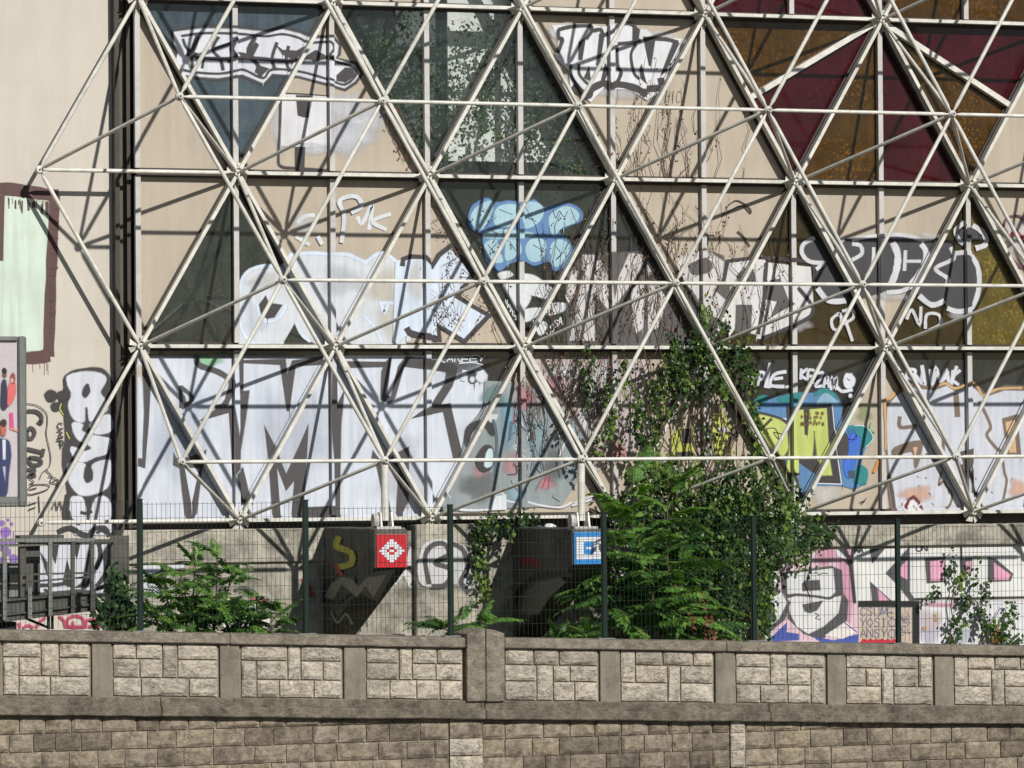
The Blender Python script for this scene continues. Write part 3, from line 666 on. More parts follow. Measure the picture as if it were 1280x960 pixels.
g.mist((215,210,205), 960, 810, 110, 80, .8)
g.fill(BLU, [(555,290),(700,255),(800,232),(900,236),(960,200),(1030,250),(1062,310),(1050,432),(1120,420),(1232,482),(1190,562),(1170,642),(1202,672),(1195,752),(1130,782),(1060,762),(900,762),(830,802),(800,700),(740,620),(560,352)])
g.fill(TE, [(690,272),(800,233),(852,250),(800,292)], True); g.fill(TE, [(555,282),(600,250),(642,260),(600,302)], True); g.fill(TE, [(900,250),(960,205),(1030,255),(1000,280),(960,240)], True)
g.fill((140,178,200), [(930,270),(970,235),(1040,290),(1020,310),(920,300)], True)
g.line(WH, [(560,350),(680,376),(745,385)], 2.2)
g.fill(BK, [(548,352),(680,366),(762,415),(782,500),(738,602),(670,585),(610,500)], True); g.fill(YG, [(564,366),(680,382),(748,424),(766,500),(730,588),(682,570),(622,490)], True)
g.line(BK, [(640,470),(630,440),(680,440),(700,500),(670,460),(720,470)], 1.4); g.line(BK, [(610,430),(660,380)], 2.4)
g.line(WH, [(745,325),(760,318)], 2); g.fill(BK, [(745,316),(1004,300),(1040,600),(1060,755),(918,748),(930,712),(800,620),(816,700),(736,706),(758,560)])
g.fill(YG, [(768,335),(972,322),(986,600),(1002,702),(950,704),(922,600),(905,450),(890,592),(806,600),(804,690),(742,684),(762,560)])
g.fill(BK, [(842,330),(872,330),(862,470),(850,470)])
g.line(WH, [(1004,300),(1030,560),(1058,755),(915,750)], 1.3, smooth=False)
for q in range(26): x = random.uniform(815,965); y = random.choice([355,375,405,415])+random.uniform(-8,8); g.ell((120,95,50), x, y, 3, 6, 6)
g.fill(TE, [(1100,432),(1190,428),(1236,490),(1190,542),(1120,502)], True); g.line((200,225,225), [(1130,420),(1195,428),(1238,490),(1195,545)], 1.1); g.fill(TE, [(1148,660),(1202,670),(1196,747),(1130,742)], True)
g.fill((62,112,205), [(1088,480),(1162,490),(1142,602),(1100,722),(1068,652)], True); g.line((60,80,190), [(1060,490),(1140,500),(1120,440),(1100,520),(1150,470)], 1.6)
g.fill((70,66,66), [(1040,480),(1085,470),(1090,590),(1040,590)], True); g.fill((80,200,160), [(1140,285),(1155,295),(1095,420),(1070,430)])
g.fill((70,80,90), [(1095,680),(1130,680),(1130,715),(1100,720)]); g.line((210,140,70), [(1270,620),(1240,690)], 3); g.line((70,62,58), [(1160,860),(1190,850),(1170,870),(1200,835)], 1)
g.line((130,190,110), [(1230,400),(1220,440),(1250,460)], 1.4); g.mist((150,165,110), 1190, 350, 50, 60, .6)
for P in ([(90,480),(120,440),(210,430),(215,590),(80,595)],[(330,360),(370,340),(420,420),(430,570),(340,590),(320,450)]): g.fill((200,206,96), P)
g.fill(BK, [(140,440),(190,440),(190,520),(150,520)]); g.fill(BK, [(110,575),(200,570),(205,600),(110,600)]); g.fill((205,205,205), [(340,440),(390,425),(425,460),(370,460)]); g.fill(BK, [(420,480),(430,500),(385,570)])
word(g, (210,215,215), 'WW', 320, 640, 30, 50, 2.5); word(g, (140,180,150), 'VVV', 340, 770, 22, 60, 2)
g.build(bld, 'yellow-green and blue piece half hidden by ivy')
g = Paint(FA, True).view(820, 440, 4.571)
g.line(WH, [(545,190),(555,150),(520,135)], 3); word(g, WH, 'PL', 580, 110, 38, 85, 3.2, .35, .15)
for st in ([(742,112),(680,125),(652,160),(655,192),(730,198)],[(668,155),(722,148)],[(650,62),(632,140),(622,205)]): g.line(WH, st, 3.6)
g.ell(WH, 745, 202, 8, 8); word(g, WH, 'KEZAM', 822, 98, 36, 68, 3.0, .2, .1, 12)
g.ell(WH, 1098, 165, 32, 42); g.line((70,70,72), [(1085,150),(1105,165)], 1.2); g.line(WH, [(1030,200),(1060,225),(1120,215)], 3.6); g.ell(WH, 1106, 250, 8, 9)
g.build(bld, 'white brush tag on the dark panes above the yellow-green piece')
g = Paint(FA, True).view(1080, 440, 4.57); word(g, WH, 'RIVAK', 240, 95, 48, 80, 3.4, .35, .2, 2); g.line(WH, [(290,130),(345,190),(330,75)], 4); g.line(WH, [(390,190),(410,90),(440,170),(480,110)], 3.2); g.line(WH, [(500,170),(530,80)], 3.6)
g.build(bld, 'white brush tag on the dark panes above the pale grey letters')
g = Paint(FA, True).view(1080, 440, 4.57)
GB = (206,208,216); BR = (124,106,90)
g.fill(BR, [(105,300),(180,225),(260,180),(390,200),(465,168),(520,205),(615,165),(670,215),(690,238),(800,192),(1150,200),(1150,905),(150,905),(130,720),(110,560),(110,420)])
g.fill(GB, [(132,312),(190,245),(260,205),(400,222),(470,195),(520,230),(605,195),(645,225),(680,265),(800,222),(1140,230),(1140,905),(165,905),(145,700),(135,560),(130,420)])
g.line((210,165,110), [(110,560),(108,420),(104,280),(150,262),(190,210)], 3); g.line((206,170,120), [(430,190),(465,180),(520,208),(610,178),(650,205),(680,250),(760,212),(900,205)], 2.4)
for st, w in (([(202,368),(206,430),(300,420)],4),([(522,235),(532,372)],6),([(655,280),(720,420),(700,480),(780,580)],3),([(440,680),(425,760),(450,740),(470,770),(500,810),(490,870),(460,895)],2),([(790,620),(800,690),(812,740),(790,860)],2.4),([(450,490),(450,600)],3),([(350,580),(430,640)],2.4),([(560,640),(600,720),(625,830)],5)): g.line(BR, st, w)
g.fill(BR, [(160,560),(200,535),(302,508),(330,540),(292,665),(272,570),(170,590)], True); g.fill((215,178,140), [(278,545),(302,545),(290,600)])
g.fill(BR, [(788,382),(870,358),(892,582),(818,582)]); g.fill((216,180,140), [(808,402),(852,390),(866,572),(830,574)])
g.fill((90,80,74), [(548,572),(622,548),(612,622),(580,690)]); g.fill((70,66,66), [(600,640),(640,830),(600,800)])
g.mist((224,176,150), 300, 810, 110, 55, .8); g.mist((224,176,150), 880, 780, 70, 60, .8); g.fill((225,222,226), [(225,860),(260,835),(310,850),(320,905),(225,905)], True)
for q in range(22): a = random.random(); g.ell((120,50,50), 230+a*95, 900-70*math.sin(a*3.1)+random.uniform(-8,8), 4, 6, 6)
for q in range(14): g.line(random.choice([(150,140,140),(120,60,60)]), [(x:=random.uniform(150,900), y:=random.uniform(700,890)), (x+random.uniform(-12,12), y+random.uniform(8,25))], 1)
g.line((95,80,76), [(140,700),(160,800),(172,905)], 3)
g.build(bld, 'pale grey letters with brown outline at the right end of the bottom row')
# small marks right of the beige panels
g = Paint(FA, True).view(940, 220, 3.765)
g.mist((230,220,222), 1240, 280, 70, 90, .9); g.line((110,70,85), [(1180,240),(1200,195),(1260,190),(1280,230)], 2); g.line((170,60,80), [(1200,300),(1240,260),(1290,330)], 3); g.line((110,70,85), [(1210,380),(1250,420),(1300,440)], 3)
g.build(bld, 'small white and maroon tag at the right edge')

# ------------------------------------------------------------------ rendered wall on the left
lw = empty('rendered_wall', (-6, YW, gz), 'pale rendered wall left of the glass facade with stacked bubble letters', 'wall')
MB().box(-30, xe-.236, YW, YW+.6, gz-.2, 14).build('wall_face', MT['render'], lw)
LWP = ('y', YW)
g = Paint(LWP).view(0, 220, 3.765)
g.fill((213,226,208), [(-300,95),(25,95),(120,98),(236,150),(202,822),(-300,822)])
g.line((96,66,64), [(-300,60),(0,60),(120,72),(272,95)], 15); g.line((96,66,64), [(258,90),(240,480),(228,850)], 13); g.line((96,66,64), [(235,845),(120,858),(-200,860)], 15); g.line((96,66,64), [(8,90),(2,400)], 6)
for q in range(22):
    x = random.uniform(30,240); g.line((96,66,64), [(x,95+random.uniform(0,20)+x*.1),(x+random.uniform(-3,3),125+random.uniform(0,40)+x*.1)], random.uniform(.8,2.2))
for q in range(14):
    y = random.uniform(150,820); g.line((96,66,64), [(250-y*.035,y),(276-y*.04+random.uniform(0,14),y+random.uniform(-4,4))], random.uniform(1,3))
for q in range(5):
    x = random.uniform(150,240); g.line((150,130,118), [(x,880),(x+1,880+random.uniform(10,60))], .7)
g.build(lw, 'pale green rectangle with rough brown painted border')
g = Paint(LWP).view(0, 430, 4.172)
g.mist(WH, 590, 190, 40, 60, .8); g.mist(WH, 600, 450, 40, 120, .7); g.mist(WH, 600, 760, 40, 100, .6)
g.fill(BK, [(335,172),(400,134),(530,128),(585,200),(604,290),(612,400),(594,470),(624,540),(604,590),(614,625),(584,762),(606,800),(606,930),(346,930),(338,800),(350,770),(328,650),(326,560),(340,490),(328,350),(300,320),(330,240)], True)
for P in ([(355,165),(440,145),(526,155),(552,190),(522,250),(546,290),(560,340),(520,375),(468,402),(458,335),(440,335),(436,404),(385,392),(356,322),(372,262),(352,212)],
          [(378,412),(430,418),(424,450),(460,470),(560,490),(575,510),(556,570),(500,588),(440,614),(400,606),(368,560),(374,536),(400,545),(440,560),(476,545),(452,520),(410,500),(384,460)],
          [(470,420),(560,368),(586,412),(572,456),(505,470),(480,450)],
          [(358,625),(440,625),(440,690),(456,715),(476,700),(482,630),(560,604),(580,640),(562,740),(500,778),(420,788),(372,742),(353,690)],
          [(368,810),(395,796),(430,804),(446,870),(440,930),(370,930)],[(476,870),(500,806),(545,796),(578,840),(574,930),(476,930)]): g.fill(WH, P, True)
g.fill(BK, [(452,208),(468,245),(446,277),(428,258)], True); g.fill(BK, [(447,640),(470,640),(482,695),(456,722),(438,695)], True)
for x, y, r in ((265,270,31),(325,270,28),(290,327,24)): g.ell(BK, x, y, r, r*.95)
g.line((200,205,60), [(318,310),(312,340),(330,370)], 1.4); g.line((200,205,60), [(345,460),(362,495)], 1.4)
for x, y in ((610,250),(640,320),(600,350)): word(g, BK, 'NE', x-20, y-20, 18, 30, 1.5)
g.view(0, 640, 6); 
g.fill(WH, [(530,70),(820,70),(865,130),(800,172),(560,172)])
for st, w in (([(510,-10),(530,60),(600,90)],4),([(660,190),(700,130),(780,120),(820,180)],5),([(430,150),(520,120),(600,160),(690,190)],6),([(600,0),(640,10),(690,-5)],3),([(840,60),(880,0)],5),([(720,160),(760,140),(800,165)],3)): g.line(BK, st, w)
g.build(lw, 'stacked white bubble letters ASCM with thick black outline')
g = Paint(LWP).view(0, 430, 4.172)
for st in ([(138,350),(185,352),(214,376),(212,412),(196,402)],[(138,455),(160,438),(178,460),(166,490),(142,488),(138,455)],[(226,546),(216,588)],[(220,566),(138,546)],[(148,592),(198,598),(212,622),(172,632),(148,612),(148,592)],[(186,650),(140,656)],[(182,658),(152,688),(186,684)]): g.line((72,68,66), st, 4.4)
g.line((110,104,98), [(130,310),(190,320),(240,360),(245,420),(240,470),(262,580),(255,640),(220,670),(205,705)], 1.2)
for st in ([(326,418),(308,412),(298,428),(310,444),(328,438)],[(295,455),(322,462),(305,475),(326,485),(295,492)],[(292,505),(325,505),(325,525),(305,520)],[(310,500),(316,545)]): g.line((72,68,66), st, 1.5)
for st in ([(135,770),(170,735),(250,735),(240,760),(160,785),(135,775)],[(150,760),(190,750)],[(240,660),(270,690),(260,720),(300,730)],[(250,690),(290,700)],[(270,720),(300,705),(290,745)],[(200,790),(205,880)],[(140,840),(190,825)],[(145,865),(185,850)],[(270,860),(285,820),(295,865),(310,820),(320,865)],[(150,700),(175,720),(150,730)]): g.line((72,68,66), st, 1.3)
g.build(lw, 'black vertical lettering and scribbles beside the advertising panel')
g = Paint(LWP).view(0, 640, 6)
for x, y, r in ((40,150,34),(14,85,18),(85,90,9),(100,350,30),(20,250,40),(90,230,22),(50,300,26),(15,360,20),(60,60,7)): g.ell((150,110,190), x, y, r, r)
for x in (35,45,20,100): g.line((150,110,190), [(x,150),(x+2,260)], 1.6)
g.build(lw, 'purple paint splashes')
g = Paint(LWP).view(0, 640, 6)
g.fill(WH, [(300,270),(440,238),(880,232),(835,400),(825,510),(812,612),(720,607),(300,602)])
for P in ([(380,230),(440,235),(415,390),(395,330)],[(545,230),(600,235),(575,350),(560,300)],[(500,350),(540,520),(520,560),(470,540),(490,430)],[(640,470),(665,300),(690,240),(700,420),(660,560),(560,570),(620,530)],[(300,300),(350,380),(352,480),(330,400)],[(830,400),(870,240),(905,240),(900,500),(830,510)]): g.fill(BK, P)
for st, w in (([(740,240),(750,330),(715,430)],5),([(825,240),(820,370),(780,480),(720,560)],5),([(300,550),(420,545),(520,530)],4),([(720,580),(800,550),(850,540)],4),([(330,580),(360,600)],3)): g.line(BK, st, w)
for k in range(9): g.line((205,205,205), [(720+k*18,720-k*4),(740+k*17,690)], 2)
PK = (196,74,104)
for st in ([(440,780),(480,820),(490,870)],[(500,850),(510,800),(560,780),(620,800),(635,870)],[(545,820),(550,875)],[(640,870),(650,815),(720,810),(750,850)],[(660,860),(750,855)],[(500,860),(630,865)],[(140,830),(150,870)],[(170,870),(210,850),(250,872)],[(270,870),(290,830),(340,790)]): g.line(PK, st, 3)
g.mist(PK, 560, 860, 80, 25, .6); g.mist(PK, 710, 860, 60, 18, .6)
g.build(lw, 'white W lettering and pink scrawl low on the wall')

# ------------------------------------------------------------------ space frame
sf = empty('space_frame', (0, YB, 1.0), 'white tubular steel space frame standing in front of the facade', 'space frame')
def tube_mesh(name, L, r, n=12):
    st = [(.035, r*.5), (.07, r*.5), (.13, r), (L-.13, r), (L-.07, r*.5), (L-.035, r*.5)]
    vs = []; fs = []
    for z, rr in st:
        for k in range(n): a = 2*math.pi*k/n; vs.append((rr*math.cos(a), rr*math.sin(a), z))
    for i in range(len(st)-1):
        for k in range(n): fs.append((i*n+k, i*n+(k+1) % n, (i+1)*n+(k+1) % n, (i+1)*n+k))
    fs += [tuple(reversed(range(n))), tuple(range((len(st)-1)*n, len(st)*n))]
    me = bpy.data.meshes.new(name); me.from_pydata(vs, [], fs)
    me.polygons.foreach_set('use_smooth', [len(f) == 4 for f in fs]); me.materials.append(MT['steel']); me.update(); return me
BL_ = math.sqrt(H*H+(A/math.sqrt(3))**2)
me_fc = tube_mesh('chord', A, .0235); me_bc = tube_mesh('chord', A, .026); me_br = tube_mesh('brace', BL_, .023)
me_fd = tube_mesh('chord', A, .0255)
def flat_mesh(name, L, w, d):
    mb_ = MB().box(-w/2, w/2, -d/2, d/2, .06, L-.06)
    me = bpy.data.meshes.new(name); me.from_pydata(mb_.v, [], mb_.f); me.materials.append(MT['steel']); recalc(me); return me
me_flat = flat_mesh('chord', A, .043, .125)
def flat(name, p, q):
    p = Vector(p); q = Vector(q); z = (q-p).normalized(); y = Vector((0, 1, 0)); x = y.cross(z)
    return put(name, me_flat, sf, Matrix.Translation(p) @ Matrix((x, y, z)).transposed().to_4x4())
def strut(name, me, p, q):
    p = Vector(p); q = Vector(q); rot = (q-p).to_track_quat('Z', 'Y').to_matrix().to_4x4()
    return put(name, me, sf, Matrix.Translation(p) @ rot)
bn, fn = {}, {}
for r in range(-1, 4):
    s = 0 if r % 2 == 0 else -.5
    for j in range(0, 7 if s == 0 else 8): bn[(r, s+j)] = Vector(((s+j)*A, YB, zrow(r)))
for r in range(-2, 3):
    s = 0 if r % 2 == 0 else .5
    for j in range(0, 7): fn[(r, s+j)] = Vector(((s+j)*A, YF, zrow(r)-RH*2/3))
for D, mh, md in ((bn, me_bc, me_bc), (fn, me_fc, me_fd)):
    for (r, i), p in D.items():
        if (r, i+1) in D:
            if D is bn and i >= 0: flat('chord', p, D[(r, i+1)])
            else: strut('chord', mh, p, D[(r, i+1)])
        for di in (-.5, .5):
            if (r+1, i+di) in D:
                if D is bn and i >= 0 and i+di >= 0: flat('chord', p, D[(r+1, i+di)])
                else: strut('chord', md, p, D[(r+1, i+di)])
for (r, i), p in fn.items():
    for q in ((r, i), (r+1, i-.5), (r+1, i+.5)):
        if q in bn and not ((r, i) == (2, 0) and q[1] < 0): strut('brace', me_br, p, bn[q])
# ball nodes with bolt, gusset stars
bm = bmesh.new(); bmesh.ops.create_icosphere(bm, subdivisions=2, radius=.056); me_ball = bpy.data.meshes.new('node_ball'); bm.to_mesh(me_ball); bm.free()
me_ball.polygons.foreach_set('use_smooth', [True]*len(me_ball.polygons)); me_ball.materials.append(MT['steel'])
def disc_mesh(name, r, y0, y1, m, n=10):
    vs = [(r*math.cos(2*math.pi*k/n), y, r*math.sin(2*math.pi*k/n)) for y in (y0, y1) for k in range(n)]
    fs = [tuple(range(n)), tuple(reversed(range(n, 2*n)))]+[(k, k+n, (k+1) % n+n, (k+1) % n) for k in range(n)]
    me = bpy.data.meshes.new(name); me.from_pydata(vs, [], fs); me.materials.append(m); recalc(me); return me
me_cap = disc_mesh('node_cap', .026, -.064, -.03, MT['mull']); me_bolt = disc_mesh('bolt', .012, -.070, -.05, MT['dark'], 8)
for p in fn.values():
    nb = put('node_ball', me_ball, sf, Matrix.Translation(p)); put('node_cap', me_cap, nb, Matrix.Translation(p)); put('bolt', me_bolt, nb, Matrix.Translation(p))
mb = MB()
for k in range(8):
    a = math.pi*k/4+math.pi/8; d = Vector((math.cos(a), 0, math.sin(a))); n = Vector((-d.z, 0, d.x)); t = Vector((0, .006, 0)); tw = Vector((0, .02*(1 if k % 2 else -1), 0))
    q = [d*.03-n*.012, d*.145-n*.042+tw, d*.13+n*.036-tw, d*.03+n*.012]
    mb.add([v-t for v in q]+[v+t for v in q], [(0,1,2,3),(7,6,5,4),(0,4,5,1),(1,5,6,2),(2,6,7,3),(3,7,4,0)])
me_star = bpy.data.meshes.new('gusset_star'); me_star.from_pydata(mb.v, [], mb.f); me_star.materials.append(MT['steel']); recalc(me_star)
me_hub = disc_mesh('hub', .04, -.045, .09, MT['steel'], 12)
for (r, i), p in bn.items():
    h = put('hub', me_hub, sf, Matrix.Translation(p)); put('bolt', me_bolt, h, Matrix.Translation(p+Vector((0, .012, 0))))
    if i < 0: put('node_ball', me_ball, sf, Matrix.Translation(p) @ Matrix.Scale(.95, 4))
    else: put('gusset_star', me_star, sf, Matrix.Translation(p+Vector((0, .02, 0))))
# stand-offs tying the frame to the facade
me_so = disc_mesh('stand_off', .03, -.0, .14, MT['steel'], 8)
for (r, i), p in bn.items():
    if i >= 0: put('stand_off', me_so, sf, Matrix.Translation(p))
# posts down to the concrete brackets
FEET = []
for i in (1, 2):
    p = fn[(2, i)]; zt = W(488 if i == 1 else 735, 661, YF).z
    MB().tube([p+Vector((0,0,-.05)), (p.x, p.y, zt+.10)], .046, 14).build('post', MT['steel'], sf, True)
    MB().box(p.x-.14, p.x+.16, p.y-.14, p.y+.14, zt, zt+.03).build('base_plate', MT['mull'], sf)
    for dx in (-.07, .07): 
        MB().add([(p.x+dx-.01,p.y-.1,zt+.03),(p.x+dx-.01,p.y+.1,zt+.03),(p.x+dx-.01,p.y+.05,zt+.2),(p.x+dx-.01,p.y-.05,zt+.2),(p.x+dx+.01,p.y-.1,zt+.03),(p.x+dx+.01,p.y+.1,zt+.03),(p.x+dx+.01,p.y+.05,zt+.2),(p.x+dx+.01,p.y-.05,zt+.2)],
            [(0,1,2,3),(4,5,6,7),(0,1,5,4),(1,2,6,5),(2,3,7,6),(3,0,4,7)]).build('shoe_plate', MT['steel'], sf)
    MB().bar((p.x-.16, p.y-.02, zt+.1), (p.x-.10, p.y-.02, zt+.1), .17, .17, 12, (0,1,0)).build('shoe_disc', MT['mull'], sf)
    FEET.append((p.x, zt))

# ------------------------------------------------------------------ concrete wall under the facade
cw = empty('concrete_wall', (4, YL, gz), 'weathered concrete wall under the facade with corbels and graffiti', 'wall')
ztop = W(640, 657, YL).z
MB().box(xe-.24, 20, YL, .3, gz-.2, ztop-.05).build('wall_face', MT['conc'], cw)
zb1 = W(1150, 682, YL-.09).z
MB().box(W(972,670,YL).x, 20, YL-.09, .28, zb1, W(1150,656,YL-.09).z).build('concrete_beam', MT['conc'], cw, bevel=.01)
zb0 = W(250, 704, YL-.05).z
MB().box(xe-.25, W(505,690,YL).x, YL-.05, .28, zb0, ztop).build('concrete_beam', MT['conc'], cw, bevel=.01)
MB().box(W(520,690,YL-.12).x, W(596,690,YL-.12).x, YL-.12, .27, gz-.2, ztop+.03).build('pier', MT['conc'], cw, bevel=.015)
YC = YF-.19
for i, (x, zt) in enumerate(FEET):
    uv = ((469,667,508,709),(716,664,754,705))[i]
    a = W(uv[0], uv[1], YC); b = W(uv[2], uv[3], YC); x0, x1 = a.x-.01, b.x+.01; zT, zB = zt, b.z-.01
    zr = W(uv[2]-70, 800, YL).z
    prof = [(YC, zT), (YC, zB), (YL+.1, zr), (YL+.1, zT)]
    vs = [(x0, y, z) for y, z in prof]+[(x1, y, z) for y, z in prof]
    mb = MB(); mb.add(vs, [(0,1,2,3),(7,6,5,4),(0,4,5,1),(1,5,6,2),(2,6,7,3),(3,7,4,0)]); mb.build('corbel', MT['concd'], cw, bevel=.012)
    g = Paint(('x', x0))
    if i == 0:
        g.view(310, 640, 3.765)
        g.line((205,200,60), [(440,115),(425,160),(490,190),(495,240),(430,260)], 7); g.fill((26,26,28), [(340,420),(370,340),(430,290),(500,300),(520,340),(560,290),(700,270),(620,420),(500,370),(430,430)])
        g.fill((140,138,122), [(370,400),(400,340),(450,305),(500,320),(525,355),(570,310),(660,295),(600,400),(560,350),(520,400),(450,340),(410,410)]); g.line((150,148,140), [(400,470),(430,520),(470,480),(500,530)], 2); g.line((190,60,50), [(420,250),(450,300)], 4)
    else:
        g.view(620, 640, 3.765)
        g.line((24,24,26), [(70,500),(100,390),(180,310),(300,290),(360,300)], 6); g.line((150,30,40), [(110,240),(160,230),(200,250)], 8); g.line((24,24,26), [(200,330),(210,460)], 5); g.fill((120,120,112), [(110,480),(140,380),(200,330),(300,310),(330,330),(250,400),(200,480)])
    g.build(cw, 'yellow letter and black lettering on the side of the corbel' if i == 0 else 'black and red lettering on the side of the corbel')
g = Paint(('y', YL)); g.view(310, 640, 3.765)
g.line((215,205,60), [(250,240),(280,110),(340,120),(345,240)], 7); g.line((215,205,60), [(270,190),(340,185)], 6); g.line((170,50,45), [(260,310),(300,400)], 7)
g.build(cw, 'yellow and red letters in the shade of the corbel')
g = Paint(('y', YL-.12)); g.view(310, 640, 3.765)
g.fill((214,212,210), [(800,300),(815,170),(880,130),(960,140),(1020,170),(1045,260),(1040,380),(980,340),(840,350)], True)
g.mist((225,225,225), 1010, 300, 70, 90, .9)
for st in ([(850,340),(830,220),(860,160),(920,150),(940,200),(880,240),(950,270),(930,340),(860,350)],[(960,150),(1010,180),(1030,260),(1000,330),(1040,380)]): g.line((84,80,78), st, 5.4)
g.line((60,58,56), [(800,585),(830,580)], 1.2)
g.build(cw, 'grey bubble letters on the concrete pier')
g = Paint(('y', YL)); g.view(310, 640, 3.765)
g.fill((212,210,208), [(690,340),(735,190),(765,150),(800,170),(800,330),(760,350),(735,300)], True)
for st in ([(690,330),(740,200),(760,150),(800,190),(820,250),(770,350)],[(750,260),(820,330)]): g.line((105,100,96), st, 4.6)
for st in ([(470,560),(540,480),(560,540)],[(520,500),(530,560),(500,530)],[(680,575),(740,578)]): g.line((60,58,56), st, 1.4)
g.build(cw, 'grey letter and black scrawl beside the corbel')
g = Paint(('y', YL)); g.view(0, 640, 3.765)
g.fill(WH, [(670,225),(860,222),(870,260),(700,290),(670,300)]); g.fill(BK, [(690,300),(780,270),(780,330),(690,400)]); g.fill(WH, [(675,330),(760,340),(760,390),(675,390)]); g.line(BK, [(760,215),(765,290)], 4)
for k in range(7): g.line(BK, [(690+k*12,340+k*3),(720+k*12,380-k*4)], 1.4)
for x, y, r in ((1260,205,8),(1090,520,5)): g.line((80,74,68), [(x-20,y),(x,y-14),(x+18,y)], 2)
g.fill((230,228,226), [(1060,440),(1200,430),(1260,470),(1270,545),(1050,545)])
for k in range(18): x = random.uniform(1060,1260); y = random.uniform(440,540); g.line((90,86,84), [(x,y),(x+random.uniform(-25,25),y+random.uniform(-20,20)),(x+random.uniform(-25,25),y+random.uniform(-20,20))], 1)
g.line((200,90,110), [(1180,410),(1260,415)], 3); g.line((90,86,84), [(1100,370),(1150,355),(1200,380)], 3)
g.build(cw, 'white and black lettering behind the left shrub')
# lower right piece
g = Paint(('y', YL)); g.view(940, 660, 3.765)
PN = (226,194,204); PK2 = (228,166,190); LW = (226,224,222)
g.fill((222,212,212), [(0,230),(140,170),(390,80),(1700,70),(1700,640),(0,640)])
g.fill(PN, [(130,170),(480,85),(500,640),(80,640)]); g.mist(PK2, 450, 250, 60, 200, .8); g.mist(PK2, 340, 130, 60, 60, .8)
g.fill(LW, [(385,85),(430,90),(440,150),(400,130)]); g.fill((232,230,224), [(470,85),(1700,86),(1700,330),(780,338),(700,342),(488,348)])
g.fill((228,226,228), [(785,348),(1700,344),(1700,640),(785,640)]); g.mist((205,196,220), 830, 480, 60, 110, .6); g.mist((190,200,205), 990, 500, 50, 60, .6); g.mist(PK2, 900, 360, 200, 14, .7); g.mist((226,206,196), 840, 430, 60, 60, .6)
g.fill((84,82,84), [(133,212),(372,182),(418,200),(424,310),(448,342),(438,442),(322,524),(240,495),(165,425),(168,330),(138,300)])
g.fill(LW, [(160,217),(377,190),(387,310),(360,330),(417,320),(402,400),(332,462),(262,497),(208,462),(178,400),(163,332),(200,322),(165,307)])
g.fill((84,82,84), [(232,262),(250,250),(312,246),(317,290),(236,295)]); g.fill((84,82,84), [(236,362),(330,342),(302,385),(268,398),(246,390)]); g.line((84,82,84), [(160,322),(205,314),(300,322),(362,330),(392,306)], 2.6)
g.fill((84,82,84), [(-40,500),(40,460),(130,300),(175,350),(150,430),(60,500),(-40,560)]); g.fill(LW, [(-40,440),(60,330),(130,300),(160,350),(120,430),(30,490),(-40,520)])
for st in ([(285,215),(300,208),(310,220),(330,212),(355,216)],[(290,400),(310,410),(295,425),(320,430)]): g.line(BK, st, 1.1)
g.fill((70,90,170), [(85,520),(160,445),(155,490),(215,500),(215,525),(95,532)]); g.fill((70,90,170), [(280,510),(380,530),(495,500),(492,545),(330,540)]); g.fill((236,226,222), [(340,505),(440,440),(490,490),(420,520)])
g.line((120,80,170), [(425,440),(490,490)], 1.4)
g.fill(BK, [(425,148),(466,150),(486,352),(474,352),(455,180)]); g.fill((84,82,84), [(628,212),(737,88),(737,300),(764,338),(742,342),(690,272)]); g.fill(PK2, [(698,182),(727,150),(727,242),(694,222)])
g.fill((84,82,84), [(553,253),(652,342),(563,342)]); g.fill(PK2, [(588,288),(642,342),(592,342)]); g.fill((84,82,84), [(552,95),(620,98),(562,165)])
g.fill((84,82,84), [(812,143),(906,137),(902,252),(820,258)]); g.fill(PK2, [(836,158),(901,150),(896,246),(838,247)])
g.fill((84,82,84), [(975,148),(1032,140),(1027,217),(980,217)]); g.fill(PK2, [(1002,160),(1028,156),(1022,212),(1004,212)]); g.line(BK, [(980,88),(982,180),(978,290)], 2)
g.fill((84,82,84), [(1108,138),(1142,145),(1224,215),(1212,247),(1108,252)]); g.fill(PK2, [(1134,163),(1212,220),(1202,242),(1138,242)])
g.line(BK, [(762,335),(900,330),(1000,332),(1280,326),(1700,322)], 2.4); g.line(BK, [(480,92),(560,88),(700,94)], 1.2); word(g, BK, 'UN', 770, 85, 22, 22, 1.6); word(g, BK, 'NA', 480, 90, 18, 24, 1.6)
g.fill((206,186,168), [(498,366),(752,366),(752,640),(498,640)])
g.fill((28,26,27), [(498,344),(782,344),(782,640),(752,640),(752,370),(498,370)])
for row, t in enumerate(('CSUME', 'YOSTCKS', 'ANSYCE')):
    word(g, (120,120,140), t, 505, 375+row*50, 28, 38, 1.3, .18)
for k in range(10): x = random.uniform(690,745); y = random.uniform(385,530); g.line((150,140,150), [(x,y),(x+random.uniform(-20,15),y+20),(x+10,y+random.uniform(10,40))], 1.1)
g.line((208,40,60), [(502,545)]+[(510+k*14, 528 if k % 2 else 548) for k in range(12)]+[(682,545)], 3.2)
g.line((208,40,60), [(505,538),(600,532),(680,540)], 3)
for x, y, r in ((805,472,7),(862,430,6),(858,410,4)): g.ell((190,150,80), x, y, r, r, 8)
g.build(cw, 'pink and white letters above a black framed scribble patch')

